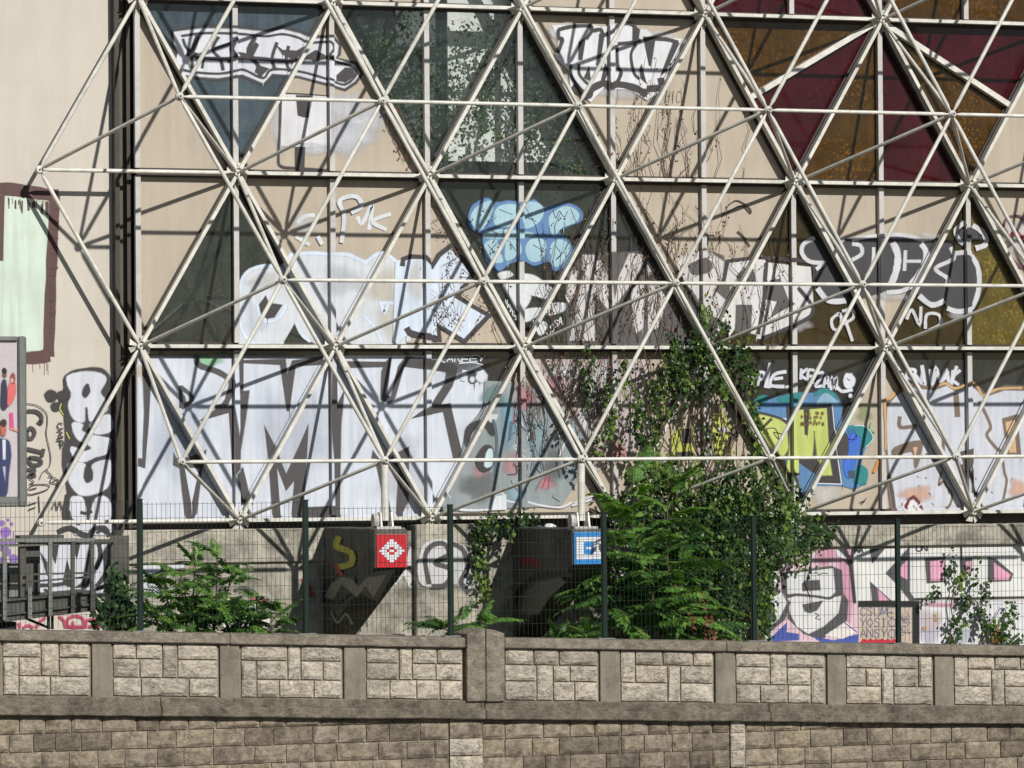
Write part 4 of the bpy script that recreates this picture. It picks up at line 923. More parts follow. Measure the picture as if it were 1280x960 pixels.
# ------------------------------------------------------------------ mosaics on the corbels
def mosaic(u0, v0, u1, v1, mt, pat, label):
    a = W(u0, v0, YC); b = W(u1, v1, YC); x0, x1, z0, z1 = a.x, b.x, b.z, a.z
    t = empty('mosaic_panel', ((x0+x1)/2, YC, z0), label, 'mosaic', 'tile mosaics on the corbel ends')
    MB().box(x0, x1, YC-.016, YC-.002, z0, z1).build('backing', MT['grout'], t)
    nx, nz_ = 12, 13; cw_, ch = (x1-x0)/nx, (z1-z0)/nz_; parts = {0: MB(), 1: MB()}
    for i in range(nx):
        for j in range(nz_):
            w = pat(i, j); q = .0022; d = random.uniform(-.0012, .0012)
            parts[w].box(x0+i*cw_+q, x0+(i+1)*cw_-q, YC-.026+d, YC-.0155, z0+j*ch+q, z0+(j+1)*ch-q)
    tag(parts[0].build('coloured_tiles', mt, t), kind='stuff'); tag(parts[1].build('white_tiles', MT['twhite'], t), kind='stuff')
def pat_diamond(i, j):
    d = abs(i-5.5)+abs(j-6); return 1 if (2.4 < d < 4.8) or d < .9 else 0
def pat_square(i, j):
    d = max(abs(i-5.5), abs(j-6)); return 1 if 2.4 < d < 4.7 or d < .9 else 0
mosaic(470, 668, 508, 709, MT['tred'], pat_diamond, 'small red tile mosaic with white pattern on a corbel end')
mosaic(716.5, 665, 753.5, 705, MT['tblue'], pat_square, 'small blue tile mosaic with white pattern on a corbel end')

# ------------------------------------------------------------------ advertising panel
ad = empty('advertising_panel', W(-30, 640, -3.0), 'grey framed advertising panel with pale poster at the left edge', 'sign')
def quadpx(u0, v0, u1, v1, Y): return [W(u0, v1, Y), W(u1, v1, Y), W(u1, v0, Y), W(u0, v0, Y)]
q = quadpx(-100, 420, 33, 635, -3.0); x0, x1, z0, z1 = q[0].x, q[1].x, q[0].z, q[3].z
fw = .10
MB().box(x0, x0+fw, -3.06, -2.86, z0, z1).build('frame', MT['adframe'], ad, bevel=.02); MB().box(x1-fw, x1, -3.06, -2.86, z0, z1).build('frame', MT['adframe'], ad, bevel=.02)
MB().box(x0+fw, x1-fw, -3.058, -2.86, z1-.06, z1-.002).build('frame', MT['gangl'], ad, bevel=.015); MB().box(x0+fw, x1-fw, -3.058, -2.86, z0+.002, z0+.12).build('frame', MT['adframe'], ad, bevel=.015)
MB().box(x0+fw, x1-fw, -3.02, -2.9, z0+.12, z1-.06).build('poster', MT['poster'], ad)
MB().box((x0+x1)/2-.12, (x0+x1)/2+.12, -3.02, -2.9, gz, z0).build('mast', MT['adframe'], ad)
g = Paint(('y', -3.02)); g.view(0, 430, 4.172)
g.fill((52,52,74), [(8,210),(28,190),(36,260),(36,330),(5,335)], True); g.ell((120,80,66), 22, 160, 9, 16); g.ell((30,26,28), 22, 140, 10, 12)
g.build(ad, 'print of a man in a dark suit', 'poster_print')
g = Paint(('y', -3.02)); g.view(0, 430, 4.172)
g.fill((226,110,110), [(45,215),(75,200),(78,260),(62,300),(40,320)], True); g.ell((150,70,50), 66, 180, 11, 26); g.ell((225,170,150), 62, 190, 6, 10)
g.fill((225,80,140), [(50,360),(66,360),(70,440),(52,440)]); g.line((226,150,130), [(50,440),(95,455)], 2)
g.build(ad, 'print of a woman in pink', 'poster_print')
g = Paint(('y', -3.02)); g.view(0, 430, 4.172)
g.fill((52,60,104), [(-20,520),(10,495),(45,510),(55,580),(45,660),(30,790),(-20,790)], True); g.fill((232,232,236), [(12,500),(26,500),(24,600),(16,600)]); g.ell((196,110,84), 16, 445, 14, 34); g.ell((60,40,36), 16, 412, 14, 18); g.fill((190,195,215), [(14,640),(26,640),(22,720)])
g.build(ad, 'print of a man in a blue suit', 'poster_print')

# ------------------------------------------------------------------ metal gangway bottom left
gw = empty('metal_gangway', W(60, 790, -3.3), 'dark grey metal gangway with railing behind the green fence', 'gangway')
def o_(x, y): return (x/6.0, 640+y/6.0)
def pbox(name, x0, y0, x1, y1, Y, d, m, parent=gw):
    a = o_(x0, y0); b = o_(x1, y1); q = quadpx(a[0], a[1], b[0], b[1], Y); return MB().hexa([Vector((q[0].x,Y,q[0].z)), Vector((q[1].x,Y,q[0].z)), Vector((q[1].x,Y,q[2].z)), Vector((q[0].x,Y,q[2].z))], Y+d).build(name, m, parent)
def pbar(name, x0, y0, x1, y1, Y, w, m, parent=gw):
    return MB().bar(W(*o_(x0, y0), Y), W(*o_(x1, y1), Y), w).build(name, m, parent)
YG = -3.4
pbox('column', 150, 178, 197, 640, YG, .12, MT['gang']); pbox('side_panel', 198, 182, 302, 650, YG+.3, .05, MT['gang'])
pbox('lintel', 150, 172, 480, 232, YG+.15, .3, MT['gang']); pbox('end_panel', 836, 176, 970, 520, YG+.42, .06, MT['gang'])
pbox('lintel', 481, 205, 868, 232, YG+.3, .3, MT['gang'])  # dark bar built in place of a band of shade on the wall
a = [W(*o_(-200,855),YG), W(*o_(716,740),YG), W(*o_(716,604),YG), W(*o_(-200,690),YG)]
MB().hexa(a, YG+.08).build('girder', MT['gang'], gw)
a = [W(*o_(-200,694),YG-.05), W(*o_(718,608),YG-.05), W(*o_(718,594),YG-.05), W(*o_(-200,678),YG-.05)]
MB().hexa(a, YG+.9).build('deck', MT['gang'], gw)
MB().bar(W(*o_(-200,800),YG-.03), W(*o_(716,690),YG-.03), .02).build('flange', MT['gang'], gw)
for x, y0, y1 in ((35,250,810),(222,560,800),(375,225,780),(545,230,760),(690,215,745)): pbar('railing_post', x, y0, x, y1, YG-.06, .045, MT['gangl'] if x < 400 else MT['gang'])
pbar('top_rail', -200, 215, 710, 208, YG-.06, .04, MT['gangl']); pbar('handrail', -200, 262, 560, 232, YG-.02, .03, MT['gangl'])
pbar('mid_rail', 190, 468, 710, 456, YG-.06, .022, MT['gang']); pbar('mid_rail', 190, 525, 710, 484, YG-.06, .022, MT['gang'])
pbox('leg', 358, 770, 376, 880, YG+.1, .05, MT['black']); pbox('leg', 388, 770, 404, 880, YG+.1, .05, MT['black']); pbar('brace', 200, 800, 375, 872, YG+.15, .03, MT['black'])
pbox('under_box', -200, 825, 125, 900, YG+.12, .5, MT['black'])
cb = empty('cabinet', W(10, 760, -3.0), 'light grey equipment cabinet with dark windows on the gangway', 'cabinet')
pbox('body', -200, 392, 188, 690, YG+.5, .5, MT['gangl'], cb); pbox('window', -150, 455, 150, 530, YG+.49, .02, MT['black'], cb); pbox('window', -150, 548, 150, 585, YG+.49, .02, MT['black'], cb)
pbox('sill', -150, 532, 165, 546, YG+.47, .03, MT['adframe'], cb); pbox('lid', -200, 382, 192, 392, YG+.46, .5, MT['adframe'], cb)

# ------------------------------------------------------------------ stone parapet and retaining wall
sw = empty('stone_wall', (4, YP, -3.2), 'limestone parapet with concrete coping on a sooty stone retaining wall', 'stone wall')
SLOPE = (W(1280,808,YP).z-W(0,788,YP).z)/(W(1280,808,YP).x-W(0,788,YP).x)
def zs(z0, x): return z0+SLOPE*x       # z0: height at x = 0
zc1 = W(0,788,YP-.06).z-SLOPE*W(0,788,YP-.06).x; zc0 = W(0,801,YP-.06).z-SLOPE*W(0,801,YP-.06).x
zs1 = W(0,869.5,YP).z-SLOPE*W(0,869.5,YP).x; zs0 = W(0,894,YP-.09).z-SLOPE*W(0,894,YP-.09).x
def slopebox(name, x0, x1, yf, yb, za, zb, m, bevel=.008, nseg=1, rough=.0):
    mb = MB(); vs = []; n = nseg+1
    for i in range(n):
        x = x0+(x1-x0)*i/nseg
        e = (lambda: random.uniform(-rough, rough)) if 0 < i < nseg else (lambda: 0)
        vs += [(x, yf+e(), zs(za, x)+e()), (x, yf+e(), zs(zb, x)+e()), (x, yb, zs(zb, x)), (x, yb, zs(za, x))]
    fs = [(0,1,2,3), tuple(4*nseg+k for k in (3,2,1,0))]
    for i in range(nseg):
        for k in range(4): fs.append((4*i+k, 4*i+(k+1) % 4, 4*(i+1)+(k+1) % 4, 4*(i+1)+k))
    mb.add(vs, fs); return mb.build(name, m, sw, bevel=bevel)
XL, XR = W(-120, 850, YP).x, W(1420, 850, YP).x
pier0, pier1 = W(581, 850, YP).x, W(629, 850, YP).x
slopebox('wall_core', XL, XR, YP+.03, YP+.42, zs1-.05, zc0+.05, MT['mortar'], 0)
slopebox('wall_core', XL, XR, YP+.04, YP+.55, -3.4, zs0+.05, MT['mortard'], 0)
cuts = [XL, W(286,800,YP).x, pier0-.002]
for a, b in zip(cuts, cuts[1:]): slopebox('coping_stone', a+.002, b-.002, YP-.06, YP+.42, zc0, zc1, MT['coping'], .012, 12, .004)
cuts = [pier1+.002, W(906,800,YP).x, XR]
for a, b in zip(cuts, cuts[1:]): slopebox('coping_stone', a+.002, b-.002, YP-.06, YP+.42, zc0, zc1, MT['coping'], .012, 12, .004)
cuts = [XL, W(200,880,YP).x, W(605,880,YP).x, W(960,880,YP).x, XR]
for i, (a, b) in enumerate(zip(cuts, cuts[1:])):
    slopebox('string_course', a+.003, b-.003, YP-.035, YP+.4, zs0+.09, zs1, MT['string'], .01, 14, .005); slopebox('string_course', a+.003, b-.003, YP-.09, YP+.4, zs0, zs0+.11, MT['string'], .012, 14, .005)
def stone(x0, x1, za, zb, yf, m, sloped=True, rough=.010):
    n, k = 5, 4; vs = []; e = .008; sx = random.uniform(0, 99)
    def zz(z, x): return zs(z, x) if sloped else z
    for j in range(k):
        for i in range(n):
            fx = (0, .12, .5, .88, 1)[i]; fz = (0, .2, .8, 1)[j]
            edge = i in (0, n-1) or j in (0, k-1)
            x = x0+(x1-x0)*fx+(random.uniform(-.006, .006) if not (i in (0, n-1)) else random.uniform(-.003, .003)); z = za+(zb-za)*fz+random.uniform(-.003, .003)
            y = yf+(e if edge else -random.uniform(0, rough)*2)
            vs.append((x, y, zz(z, x)))
    ring = [i for i in range(n)]+[j*n+n-1 for j in range(1, k)]+[(k-1)*n+i for i in range(n-2, -1, -1)]+[j*n for j in range(k-2, 0, -1)]
    b0 = len(vs); vs += [(vs[i][0], yf+.06, vs[i][2]) for i in ring]
    fs = [(j*n+i, j*n+i+1, (j+1)*n+i+1, (j+1)*n+i) for j in range(k-1) for i in range(n-1)]
    L = len(ring); fs += [(ring[i], b0+i, b0+(i+1) % L, ring[(i+1) % L]) for i in range(L)]
    o = mesh_obj('stone', vs, fs, m, sw); return o
# parapet bays between concrete strips
strips = [(-20,1),(115,139),(275,299),(430,456),(750,774),(894,918),(1034,1056),(1168,1191),(1300,1322)]
bays = [(-160,-21),(2,114),(140,274),(300,429),(457,580),(630,749),(775,893),(919,1033),(1057,1167),(1192,1299),(1323,1430)]
for a, b in strips: slopebox('concrete_strip', W(a,840,YP).x, W(b,840,YP).x, YP-.012, YP+.3, zs1-.02, zc0+.02, MT['strip'], .006)
hz = zc0-zs1
for a, b in bays:
    xa, xb = W(a,840,YP).x+.012, W(b,840,YP).x-.012
    fr = [0, .36+random.uniform(-.02,.02), .70+random.uniform(-.02,.02), 1]
    zz = [zs1+.008+hz*f*.985 for f in fr]
    pair = random.choice([(0,1),(1,2)]); pos_ = random.uniform(.4, .62)*(xb-xa)+xa; w = random.uniform(.15, .21)
    tall = [(pos_-w/2, pos_+w/2, pair)]
    if random.random() < .6:
        p2 = xa+.09 if pos_ > (xa+xb)/2 else xb-.09; tall.append((p2-.09, p2+.09, (1,2) if pair == (0,1) else (0,1)))
    G = .009
    for (t0, t1, pr) in tall: stone(t0+G, t1-G, zz[pr[0]]+G, zz[pr[1]+1]-G, YP, MT['stone'])
    for c in range(3):
        blocks = sorted([(t0, t1) for t0, t1, pr in tall if c in pr]); x = xa
        for t0, t1 in blocks+[(xb, xb)]:
            span = t0-x
            if span > .05:
                nst = max(1, round(span/random.uniform(.26, .42))); ws = [random.uniform(.7, 1.3) for _ in range(nst)]; tot = sum(ws); xx = x
                for wv in ws:
                    x2 = xx+span*wv/tot; stone(xx+G, x2-G, zz[c]+G, zz[c+1]-G, YP, MT['stone']); xx = x2
            x = t1
# pier in the middle: two rounded halves
for k, (a, b) in enumerate(((581.5,604.6),(605.6,628.5))):
    xa, xb = W(a,840,YP).x, W(b,840,YP).x; zt0 = zs(zs1, xa)-.01
    prof = []
    for t in range(7):
        f = t/6.0; x = xa+(xb-xa)*f; g_ = f if k == 0 else 1-f
        prof.append((x, W(a,790,YP).z-.0+.055*math.sin(g_*math.pi/2)-.02))
    vs = [(xa, zt0), (xb, zt0)]+list(reversed(prof)); n = len(vs)
    v3 = [(x, YP-.075, z) for x, z in vs]+[(x, YP+.45, z) for x, z in vs]
    MB().add(v3, [tuple(range(n)), tuple(reversed(range(n, 2*n)))]+[(i, i+n, (i+1) % n+n, (i+1) % n) for i in range(n)]).build('pier_block', MT['coping'], sw, bevel=.008)
# retaining wall courses (level, while the parapet follows the sloping street)
zl = W(0, 919.5, YP).z; ch = .200
brk = [XL, W(562,930,YP).x, W(604,930,YP).x, W(913,930,YP).x, W(932,930,YP).x, XR]
for s_ in range(5):
    xa, xb = brk[s_], brk[s_+1]; narrow = s_ in (1, 3)
    off = random.uniform(-.03, .03)
    for c in range(-3, 6):
        zt = zl-c*ch+off+ch*0; zb = zt-ch+random.uniform(-.004, .004); x = xa
        while x < xb-.02:
            w = (xb-xa) if narrow else random.choice([random.uniform(.24, .34), random.uniform(.3, .52)])
            x2 = min(xb, x+w)
            if xb-x2 < .14: x2 = xb
            top = min(zt, min(zs(zs0, x), zs(zs0, x2))+.05)
            if top-zb > .05:
                stone(x+.006, x2-.006, zb+.005, top-.005, YP+.012-(.02 if narrow else 0), MT['stone'] if narrow and random.random() < .8 else MT['stoned'], False, .009)
            x = x2

# ------------------------------------------------------------------ green mesh fence on the coping
fe = empty('mesh_fence', (4, YFN, .3), 'dark green welded mesh fence standing on the stone parapet', 'fence')
tops = {-20:620, 175:625, 382:626, 563:632, 755:641, 942:646, 1122:650, 1300:655}
px_ = sorted(tops); X = [W(u, 700, YFN).x for u in px_]
zcop = lambda x: zs(zc1, x)
for u, x in zip(px_, X):
    zt = W(u, tops[u], YFN).z
    MB().box(x-.027, x+.027, YFN-.027, YFN+.027, zcop(x), zt).build('post', MT['fence'], fe, bevel=.004)
    MB().box(x-.031, x+.031, YFN-.034, YFN+.034, zt+.0005, zt+.015).build('post_cap', MT['fence'], fe)
    MB().box(x-.10, x+.10, YFN-.09, YFN+.07, zcop(x)+.001, zcop(x)+.014).build('base_plate', MT['gangl'], fe)
for i in range(len(X)-1):
    x0, x1 = X[i]+.035, X[i+1]-.035; zt = min(W(px_[i], tops[px_[i]], YFN).z, W(px_[i+1], tops[px_[i+1]], YFN).z)-.0
    zb = zcop(x0)+.03; mb = MB(); n = max(2, int((x1-x0)/.052))
    for k in range(n+1):
        x = x0+(x1-x0)*k/n; mb.bar((x, YFN, zcop(x)+.03), (x, YFN, zt), .0036, None, 4)
    z = zt-.02; rows = []
    while z > zb: rows.append(z); z -= .155
    for z in rows:
        for dz in (0,): mb.bar((x0, YFN-.005, z), (x1, YFN-.005, z), .0042, None, 4)
    tag(mb.build('mesh_panel', MT['fence'], fe), kind='stuff')

# ------------------------------------------------------------------ plants
def leaf_cloud(name, C, size, m, parent, facing=(0, -1, .45), spread=.75, long=1.25, drop=.6, rnd=None):
    n = len(C); C = np.asarray(C, float)
    nrm = np.array(facing)+RNG.normal(0, spread, (n, 3)); nrm /= np.linalg.norm(nrm, axis=1)[:, None]
    dn = np.array([0, -.15, -1.0])*drop+RNG.normal(0, .55, (n, 3)); dn -= nrm*np.sum(dn*nrm, 1)[:, None]; dn /= np.linalg.norm(dn, axis=1)[:, None]+1e-9
    sd = np.cross(nrm, dn); s = size*RNG.uniform(.6, 1.35, n)[:, None]
    b = C; tip = C+dn*s*long; l = C+dn*s*.45*long+sd*s*.5-nrm*s*.15; r = C+dn*s*.45*long-sd*s*.5-nrm*s*.15
    V = np.stack([b, l, tip, r], 1).reshape(-1, 3); c = V.mean(0)
    idx = np.arange(n)[:, None]*4; F = np.concatenate([idx+np.array([0, 1, 2]), idx+np.array([0, 2, 3])], 1).reshape(-1, 3)
    me = bpy.data.meshes.new(name); me.vertices.add(len(V)); me.vertices.foreach_set('co', (V-c).ravel())
    me.loops.add(F.size); me.loops.foreach_set('vertex_index', F.ravel().astype(np.int32))
    me.polygons.add(len(F)); me.polygons.foreach_set('loop_start', np.arange(0, F.size, 3, dtype=np.int32)); me.polygons.foreach_set('loop_total', np.full(len(F), 3, np.int32))
    me.update(calc_edges=True)
    v = RNG.uniform(0, 1, n) if rnd is None else np.clip(rnd+RNG.normal(0, .2, n), 0, 1)
    at = me.attributes.new('rnd', 'FLOAT', 'POINT'); at.data.foreach_set('value', np.repeat(v, 4).astype(np.float32))
    o = put(name, me, parent, Matrix.Translation(Vector(c)), m); tag(o, kind='stuff'); return o
def blobs(ells, per, y0, y1, clump=.16):
    """leaf positions inside pixel ellipses, grouped into clumps at several depths"""
    pts = []; rn = []
    for e in ells:
        u, v, ru, rv = e[:4]; ya, yb = (e[4], e[5]) if len(e) > 5 else (y0, y1)
        n = max(4, int(per*ru*rv)); nc = max(2, int(n/16))
        for _ in range(nc):
            a = random.uniform(0, 6.283); r = math.sqrt(random.random())
            Y = random.uniform(ya, yb); p = W(u+ru*r*math.cos(a), v+rv*r*math.sin(a), Y); tone = random.random()**1.7
            for _ in range(int(n/nc)):
                pts.append((p.x+random.gauss(0, clump*.42), p.y+random.gauss(0, clump*.42), p.z+random.gauss(0, clump*.95))); rn.append(tone)
    return np.array(pts), np.array(rn)
def stems(name, parent, paths, r, m):
    mb = MB()
    for P in paths: mb.tube(P, [r*(1-.6*i/(len(P)-1)) for i in range(len(P))] if len(P) > 1 else r, 4)
    return tag(mb.build(name, m, parent), kind='stuff')
def wander(u0, v0, u1, v1, Y0, Y1, n=7, j=5):
    out = []
    for i in range(n+1):
        f = i/n; e = 0 if i in (0, n) else 1
        out.append(W(u0+(u1-u0)*f+random.gauss(0, j)*e, v0+(v1-v0)*f, Y0+(Y1-Y0)*f+random.gauss(0, .03)*e))
    return out
def ivy(name, label, base, ells, per, y0, y1, size, paths, mat=None, clump=.16, facing=(0,-1,.45), **kw):
    t = empty(name, base, label, 'ivy')
    pts, rn = blobs(ells, per, y0, y1, clump)
    leaf_cloud('foliage', pts, size, mat or MT['ivy'], t, facing, rnd=rn, **kw)
    if paths: stems('stem', t, paths, .014, MT['bark'])
    return t
main = [(885,386,4,16),(878,420,9,28),(902,418,5,24),(850,452,10,26),(834,480,8,36),(860,485,8,24),(884,470,10,40),(905,470,9,34),(928,455,11,30),(938,500,6,46),(820,500,6,36),(800,528,7,42),(816,545,6,26),(884,540,4,24),(735,470,4,34),(762,500,6,44),(747,540,5,20),(736,440,4,12),(866,440,7,20),(840,430,5,14),(780,470,4,30),(944,545,6,26)]
low = [(815,590,30,14),(830,605,26,34),(865,614,26,34),(905,612,22,32),(935,616,20,36),(960,615,20,36),(985,632,26,14),(930,680,40,60),(895,690,36,60),(862,700,36,55),(900,760,56,42),(975,668,24,26),(1012,656,24,11),(955,740,14,40),(850,752,24,45),(795,640,30,30),(1000,688,10,20),(1022,672,7,12)]
ivy('ivy', 'tall dark green ivy curtain climbing over the right half of the facade', W(900, 800, -.6), [(e[0],e[1],e[2]*.9,e[3],-.8,-.12) for e in main]+[e+(-1.9,-.5) for e in low], .60, -2, -.2, .046,
    [wander(random.uniform(820,960), 805, random.uniform(800,950), random.uniform(400,520), -1.3, -.2, 10, 8) for _ in range(26)], clump=.10, long=1.5, drop=1.2)
ivr = [(940+x/3.765, 660+y/3.765, r/3.765, r/3.765) for x, y, r in ((850,310,22),(930,190,30),(1000,232,30),(1000,340,38),(950,440,22),(965,490,20),(920,532,36),(1058,222,20),(1100,290,26),(1062,400,28),(1120,462,44),(1200,400,40),(1160,520,52),(1240,542,28),(890,300,14),(1010,420,14))]
ivy('ivy', 'small ivy strands on the pink and white graffiti at the right edge', W(1230, 806, -.5), ivr, .55, -.45, -.24, .052,
    [wander(1185,806,1190,712,-.4,-.25,8,3), wander(1240,806,1205,722,-.4,-.25,8,4), wander(1230,806,1250,760,-.4,-.3,6,2)], clump=.085)
ivy('ivy', 'thin ivy strand hanging down the concrete pier between the mosaics', W(602, 745, -.45), [(602,668,9,14),(600,700,6,30),(604,735,5,14),(622,655,22,4),(640,662,10,4),(655,648,20,4)], .8, -.55, -.34, .055, [wander(604,660,600,745,-.4,-.4,6,2)], clump=.08)
ivy('ivy', 'ivy hanging in front of the E lettering on the concrete wall', W(960, 800, -.5), [(1012,672,3,14),(955,770,7,28),(948,735,9,30),(950,795,11,12),(962,705,10,10),(1030,665,15,8)], .9, -.45, -.25, .06, [wander(1012,660,1015,760,-.3,-.26,6,2)], clump=.08)
# foliage behind the clear panes
t = empty('climbing_plant', W(640, 215, .2), 'green climber pressed behind the clear panes of the top row', 'climbing plant')
x0, x1 = W(561, 100, .42).x, W(752, 100, .42).x
bd = MB().box(x0, x1, .46, .50, zrow(1)+.25, zrow(-1)+.5).build('interior_board', MT['pale'], bld)
P1, r1 = blobs([(600,60,40,45),(600,130,38,60),(640,180,30,30),(570,190,20,25),(620,100,30,70)], .15, .06, .40, .10)
P2, r2 = blobs([(690,120,45,90),(660,40,15,30),(715,180,30,40),(660,110,18,80),(680,60,25,40),(730,205,20,15)], .30, .04, .40, .12)
P3, r3 = blobs([(500,110,40,90),(545,120,25,90),(520,190,30,25),(460,60,25,40),(500,60,40,50),(480,120,20,40)], .22, .08, .55, .16)
leaf_cloud('foliage', np.concatenate([P1, P2, P3]), .040, MT['ivyd'], t, rnd=np.concatenate([r1, r2, r3]))
stems('stem', t, [wander(random.uniform(600,730), 220, random.uniform(590,720), random.uniform(0,60), .3, .3, 8, 8) for _ in range(14)], .012, MT['bark'])
# dry vines
t = empty('dry_vine', W(780, 500, -.1), 'bare brown vines creeping over the beige and dark panels', 'vine')
paths = []
for _ in range(130):
    u = random.choice([random.gauss(840, 75), random.gauss(780, 60), random.uniform(665, 990)]); u = min(1000, max(655, u))
    v1 = random.uniform(225, 380) if u < 960 else random.uniform(230,300); v0 = v1+random.uniform(50, 190)
    paths.append(wander(u+random.gauss(0,14), min(v0,560), u+random.gauss(0,12), v1, -.06, -.03, 6, 5))
for _ in range(26):
    u = random.gauss(830, 40); v1 = random.uniform(60, 180); paths.append(wander(u, 225, u+random.gauss(0,12), v1, -.05, -.02, 6, 4))
for _ in range(26):
    u = random.uniform(545, 640); v1 = random.uniform(240, 400); paths.append(wander(u, v1+random.uniform(20,70), u+random.gauss(0,12), v1, -.06, -.03, 5, 5))
for _ in range(60):
    u = random.uniform(640, 800); v1 = random.uniform(430, 480); paths.append(wander(u, v1+random.uniform(50,130), u+random.gauss(0,10), v1, -.08, -.04, 6, 4))
for _ in range(10):
    u = random.uniform(500, 525); paths.append(wander(u-20, random.uniform(120,160), u, random.uniform(190,212), -.05, -.02, 4, 3))
stems('stem', t, paths, .0052, MT['bark'])
pts = []
for _ in range(1300):
    P = random.choice(paths); i = random.randrange(len(P)-1); f = random.random(); p = P[i].lerp(P[i+1], f); pts.append((p.x+random.gauss(0,.02), p.y-.01-abs(random.gauss(0,.02)), p.z+random.gauss(0,.03)))
leaf_cloud('dry_leaves', pts, .026, MT['dry'], t)

# pinnate shrubs
def frond_mesh(L, npair, droop, seed, tone=0.0):
    r = random.Random(seed); mb = MB(); pts = []; up = []
    for i in range(9):
        f = i/8; pts.append(Vector((L*f*(1-.12*droop*f), r.gauss(0, .006)*i, -droop*L*f*f*.55)))
    vs = []; fs = []; val = []
    def tri(a, b, c, d, v):
        n = len(vs); vs.extend([a, b, c, d]); fs.extend([(n, n+1, n+2), (n, n+2, n+3)]); val.extend([v]*4)
    for k in range(npair+1):
        f = .16+.84*k/npair; i = min(7, int(f*8)); p = pts[i].lerp(pts[i+1], f*8-i); t = (pts[i+1]-pts[i]).normalized()
        ln = L*.24*(math.sin(min(1, f*1.15+.12)*math.pi*.86)**.6)*r.uniform(.88, 1.1); w = ln*.30
        for s in ((1, -1) if k < npair else (0,)):
            side = Vector((0, s, 0)) if s else t
            d = (side*.9+t*.42+Vector((0, 0, -.28+r.gauss(0, .1)))).normalized(); wd_ = t if s else Vector((0, 1, 0)); nn = d.cross(wd_).normalized()
            a = p; c = p+d*ln+Vector((0, 0, -ln*.18)); m1 = p+d*ln*.4+wd_*w+Vector((0,0,-.004)); m2 = p+d*ln*.4-wd_*w+Vector((0,0,-.004)); tri(a, m1, c, m2, min(1, max(0, r.random()*.7+.15+tone)))
    tb = MB().tube(pts, [.006*(1-.7*i/8) for i in range(9)], 3); n = len(vs); nf = len(fs)
    vs += tb.v; fs += [tuple(j+n for j in f) for f in tb.f]; val += [.5]*len(tb.v)
    me = bpy.data.meshes.new('frond'); me.from_pydata(vs, [], fs); me.materials.append(MT['frond']); me.materials.append(MT['rachis'])
    me.polygons.foreach_set('material_index', [0]*nf+[1]*len(tb.f))
    at = me.attributes.new('rnd', 'FLOAT', 'POINT'); at.data.foreach_set('value', val); me.update(); return me
FR = [frond_mesh(.8, 13+i % 3, .5+.16*(i % 6), 40+i, (-.35,-.05,.28)[i % 3]) for i in range(9)]
def shrub(label, Y, stemsdef, nf, scale=1.0):
    u0, v0 = stemsdef[0][0], stemsdef[0][1]
    t = empty('pinnate_shrub', W(u0, v0, Y), label, 'shrub')
    for (ua, va, ub, vb, dy) in stemsdef:
        a = W(ua, va, Y); b = W(ub, vb, Y+dy); mid = (a+b)/2+Vector((random.gauss(0,.05), random.gauss(0,.05), .05)); a.z -= .3
        path = [a, a.lerp(mid, .5), mid, mid.lerp(b, .5), b]
        MB().tube(path, [.016, .014, .011, .009, .006], 6).build('stem', MT['bark'], t, True)
        for k in range(nf):
            f = .25+.75*(k+random.random()*.6)/nf; i = min(3, int(f*4)); p = path[i].lerp(path[i+1], min(1, f*4-i))
            az_ = k*2.4+random.uniform(-.4, .4); e = math.radians(random.uniform(5, 50) if f < .85 else random.uniform(35, 75)); s = scale*random.uniform(.65, 1.1)*(1.0 if f < .8 else .85)
            Mx = Matrix.Translation(p) @ Matrix.Rotation(az_, 4, 'Z') @ Matrix.Rotation(-e, 4, 'Y') @ Matrix.Rotation(random.gauss(0, .3), 4, 'X') @ Matrix.Scale(s, 4)
            put('frond', random.choice(FR), t, Mx)
    return t
shrub('bright green pinnate shrub behind the fence near the gangway', -3.6, [(215,800,205,735,0),(255,800,245,700,.1),(290,800,290,715,0),(325,800,320,745,.1),(270,800,262,745,-.2),(232,800,225,715,-.1),(345,805,350,765,0),(200,805,190,765,-.2),(240,805,236,770,-.3),(285,805,280,765,-.3),(312,805,312,770,-.2),(265,805,272,690,.1)], 13, .66)
shrub('low pinnate shrub in front of the concrete pier', -3.2, [(575,806,572,778,0),(590,806,600,775,.1),(560,806,555,785,0)], 9, .72)
shrub('bright pinnate sapling left of the big shrub, in the shade of the blue mosaic corbel', -3.3, [(715,815,716,792,0),(738,815,738,786,0),(700,815,696,794,0),(727,815,730,790,-.1)], 9, .45)
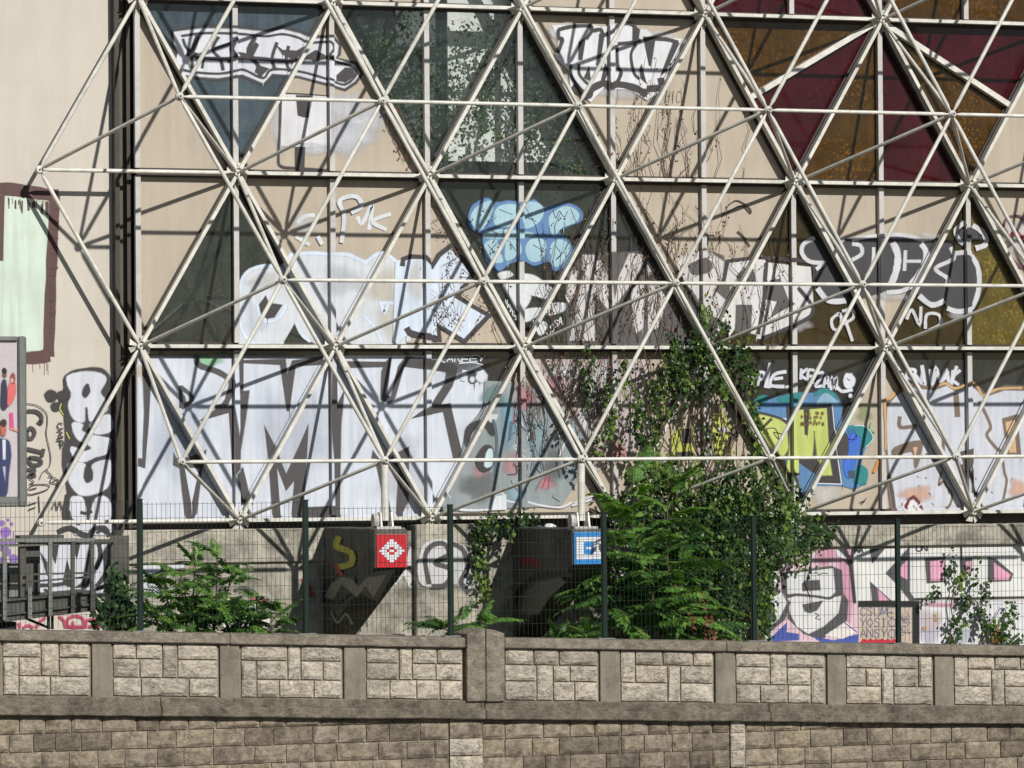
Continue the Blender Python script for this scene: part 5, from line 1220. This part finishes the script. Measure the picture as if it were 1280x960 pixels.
shrub('tall dense pinnate shrub right of the blue mosaic', -2.05, [(765,806,768,640,0),(785,806,790,605,.2),(800,806,800,690,-.2),(830,806,830,640,.1),(815,806,815,740,-.3),(775,806,775,730,-.2),(845,806,850,700,.1),(795,806,805,650,.3),(760,806,756,690,-.1),(822,806,835,600,.1),(808,806,812,700,-.4),(842,806,842,760,-.3)], 12, 1.05)
t = empty('shrub', W(152, 795, -3.1), 'small dark leafy shrub beside the end of the gangway', 'shrub')
pts, rn = blobs([(150,745,10,18),(156,768,14,18),(152,785,12,10),(128,770,10,14),(143,725,6,10)], .8, -3.2, -2.9, .09); leaf_cloud('foliage', pts, .06, MT['ivyd'], t, rnd=rn); stems('stem', t, [wander(152,800,148,735,-3.05,-3.05,5,2)], .01, MT['bark'])
t = empty('red_leaves', W(885, 780, -2.6), 'reddish brown dying leaves low in the ivy mass', 'leaves')
pts, rn = blobs([(888,778,6,14),(868,770,4,9),(880,745,4,6),(893,790,5,8),(845,742,3,4),(1247,800,5,6)], .6, -2.5, -2.3, .06); leaf_cloud('foliage', pts, .045, MT['rust'], t, rnd=rn)

# litter on the ledge beside the second corbel
def lump(name, u, v, ru, rv, Y, m, label):
    c = W(u, v, Y); b = bmesh.new(); bmesh.ops.create_icosphere(b, subdivisions=3, radius=1)
    for q in b.verts:
        k = 1+.22*noise.noise(q.co*1.7+Vector((u, v, 0)))+.1*noise.noise(q.co*4+Vector((v, u, 1))); q.co = Vector((q.co.x*ru/98*k, q.co.y*.08*k, max(-.8, q.co.z)*rv/98*k))
    me = bpy.data.meshes.new(name); b.to_mesh(me); b.free(); me.polygons.foreach_set('use_smooth', [True]*len(me.polygons))
    o = put(name, me, None, Matrix.Translation(c), m); tag(o, label, 'litter', 'litter on the ledge')
lump('plastic_bag', 687, 658, 8, 3.6, -.45, MT['plastic'], 'crumpled white plastic bag on the ledge left of the blue mosaic')
lump('crumpled_wrapper', 674, 659, 4, 2.2, -.5, MT['glassb'], 'small dark blue wrapper beside the white bag on the ledge')
